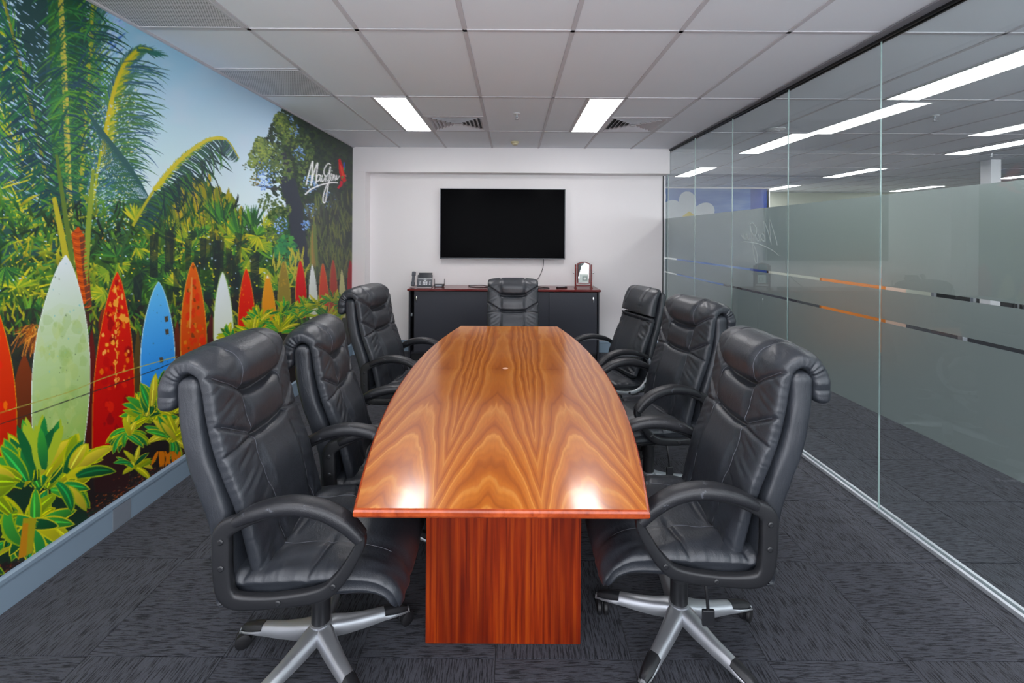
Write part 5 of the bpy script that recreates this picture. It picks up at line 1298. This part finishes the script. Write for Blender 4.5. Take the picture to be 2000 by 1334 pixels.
bm = bmesh.new(); add_cyl(bm, TM @ Vector((.046, -.0202, .084)), TM @ Vector((.046, -.022, .084)), .008, seg=16); bm_obj('centre_key', bm, M_ph, ph)
for r in range(4):
    for c in range(3):
        bm = bmesh.new(); add_box(bm, .018 + c*.022, .033 + c*.022, -.016, -.0125, .012 + r*.015, .022 + r*.015, bev=.001, M=TM); bm_obj('key', bm, M_silver, ph)
for r in range(3):
    for c in (-1, 1):
        bm = bmesh.new(); x = .046 + c*.062; add_box(bm, x-.009, x+.009, -.0155, -.0125, .018 + r*.019, .027 + r*.019, bev=.001, M=TM); bm_obj('key', bm, M_silver, ph)
bm = bmesh.new(); HM = Matrix.Translation((-.105, -.004, .014)) @ Matrix.Rotation(R_(-28), 4, 'X')
add_box(bm, -.018, .018, -.014, .006, .02, .17, bev=.007, seg=2, M=HM); add_box(bm, -.024, .024, -.022, .010, .135, .195, bev=.009, seg=2, M=HM); add_box(bm, -.024, .024, -.022, .010, .0, .055, bev=.009, seg=2, M=HM); bm_obj('handset', bm, M_ph, ph)
bm = bmesh.new(); P = [(-.12 - .03*math.sin(k*.1) + .006*math.cos(k*1.5), -.03 - k*.0006 + .006*math.sin(k*1.5), .007) for k in range(40)]; add_tube(bm, P, .0022, 5); bm_obj('handset_cord', bm, M_black, ph)
tag(ph, 'dark grey desk phone with silver keys at the left end of the sideboard', 'phone')

rt = empty('network_box', (-.940, 5.75, CBH)); bm = bmesh.new(); add_box(bm, -.06, .06, -.04, .04, .004, .034, bev=.003); bm_obj('case', bm, M_black, rt)
for s in (-1, 1):
    bm = bmesh.new(); add_cyl(bm, (s*.062, .03, .018), (s*.064, .03, .10), .0045, .0035); add_cyl(bm, (s*.060, .03, .018), (s*.068, .03, .018), .007); bm_obj('antenna', bm, M_black, rt)
    bm = bmesh.new(); add_box(bm, s*.045-.008, s*.045+.008, -.03, .03, 0, .004); bm_obj('foot', bm, M_blackr, rt)
bm = bmesh.new(); add_box(bm, -.04, .04, -.042, -.0402, .012, .020); bm_obj('indicator_strip', bm, M_silver, rt)
tag(rt, 'small black box with two antennas, right of the desk phone', 'router')

rc = empty('remote_control', (.624, 5.68, CBH), R_(-62)); bm = bmesh.new(); add_box(bm, -.022, .022, -.075, .075, .0, .020, bev=.007, seg=2); bm_obj('body', bm, M_black, rc)
for r in range(5):
    for c in range(2): bm = bmesh.new(); add_box(bm, -.013 + c*.015, -.003 + c*.015, -.05 + r*.02, -.04 + r*.02, .0198, .022); bm_obj('button', bm, M_tbar, rc)
tag(rc, 'dark remote control lying on the sideboard left of the small mirror', 'remote control')

# tilting mirror in a mahogany stand
mr = empty('tabletop_mirror', (.901, 5.70, CBH), R_(-1)); HM_ = .335
for s in (-1, 1):
    bm = bmesh.new(); pts = [(s*.108, 0, .012), (s*.104, 0, .15), (s*.096, 0, .30)]; add_box(bm, s*.100-.010, s*.100+.010, -.012, .012, .012, .300, bev=.004); bm_obj('upright', bm, M_mahog, mr)
    bm = bmesh.new(); add_box(bm, s*.100-.014, s*.100+.014, -.05, .05, 0, .0125, bev=.003); bm_obj('foot', bm, M_mahog, mr)
    bm = bmesh.new(); add_cyl(bm, (s*.110, 0, .195), (s*.120, 0, .195), .004); bmesh.ops.create_uvsphere(bm, u_segments=14, v_segments=8, radius=.009, matrix=Matrix.Translation((s*.126, 0, .195))); bm_obj('knob', bm, M_chrome, mr, smooth=True)
bm = bmesh.new(); add_box(bm, -.089, .089, -.008, .008, .022, .040, bev=.002); bm_obj('cross_rail', bm, M_mahog, mr)
TMm = Matrix.Translation((0, -.002, 0)) 
bm = bmesh.new(); n = 16
top = [(-.082 + .164*k/n, HM_ - .022 + .020*math.sin(PI*k/n)) for k in range(n+1)]
outer = [(-.082, .058)] + top + [(.082, .058)]; inner = [(-.068, .070)] + [(x*.83, z - .014) for x, z in top] + [(.068, .070)]
def ring2(y): return [bm.verts.new((x, y, z)) for x, z in outer], [bm.verts.new((x, y, z)) for x, z in inner]
(o0, i0), (o1, i1) = ring2(-.012), ring2(.008); m = len(o0)
for k in range(m):
    j = (k+1) % m
    bm.faces.new((o0[k], o0[j], i0[j], i0[k])); bm.faces.new((o1[k], i1[k], i1[j], o1[j])); bm.faces.new((o0[k], o1[k], o1[j], o0[j])); bm.faces.new((i0[k], i0[j], i1[j], i1[k]))
fr = bm_obj('mirror_frame', bm, M_mahog, mr)
tm_ = NT('mirror_silvering'); tm_.bsdf(Base__Color=(.82, .84, .84, 1), Metallic=1.0, Roughness=.03)
bm = bmesh.new(); a = [bm.verts.new((x, -.004, z)) for x, z in inner]; b = [bm.verts.new((x, .004, z)) for x, z in inner]
bm.faces.new(a); bm.faces.new(b[::-1])
for k in range(m): bm.faces.new((a[k], b[k], b[(k+1) % m], a[(k+1) % m]))
bm_obj('mirror_glass', bm, tm_.m, fr)
bm = bmesh.new(); add_box(bm, -.052, .060, -.0075, -.0045, .072, .178, bev=.0006); cd = bm_obj('reflected_card', bm, plain('reflected_paper_green', rgb(206, 218, 212), .6), fr)  # card and its marks stand in for a paper reflected in the mirror
bm = bmesh.new(); add_box(bm, -.014, .050, -.0082, -.0076, .094, .150); bm_obj('reflected_square', bm, plain('reflected_grey_green', rgb(150, 166, 160), .6), fr)
bm = bmesh.new(); add_cyl(bm, (.018, -.0088, .122), (.018, -.0083, .122), .016, seg=20); bm_obj('reflected_disc', bm, plain('reflected_white', rgb(226, 230, 226), .6), fr)
tag(mr, 'small tilting mirror in a mahogany stand at the right end of the sideboard', 'mirror')
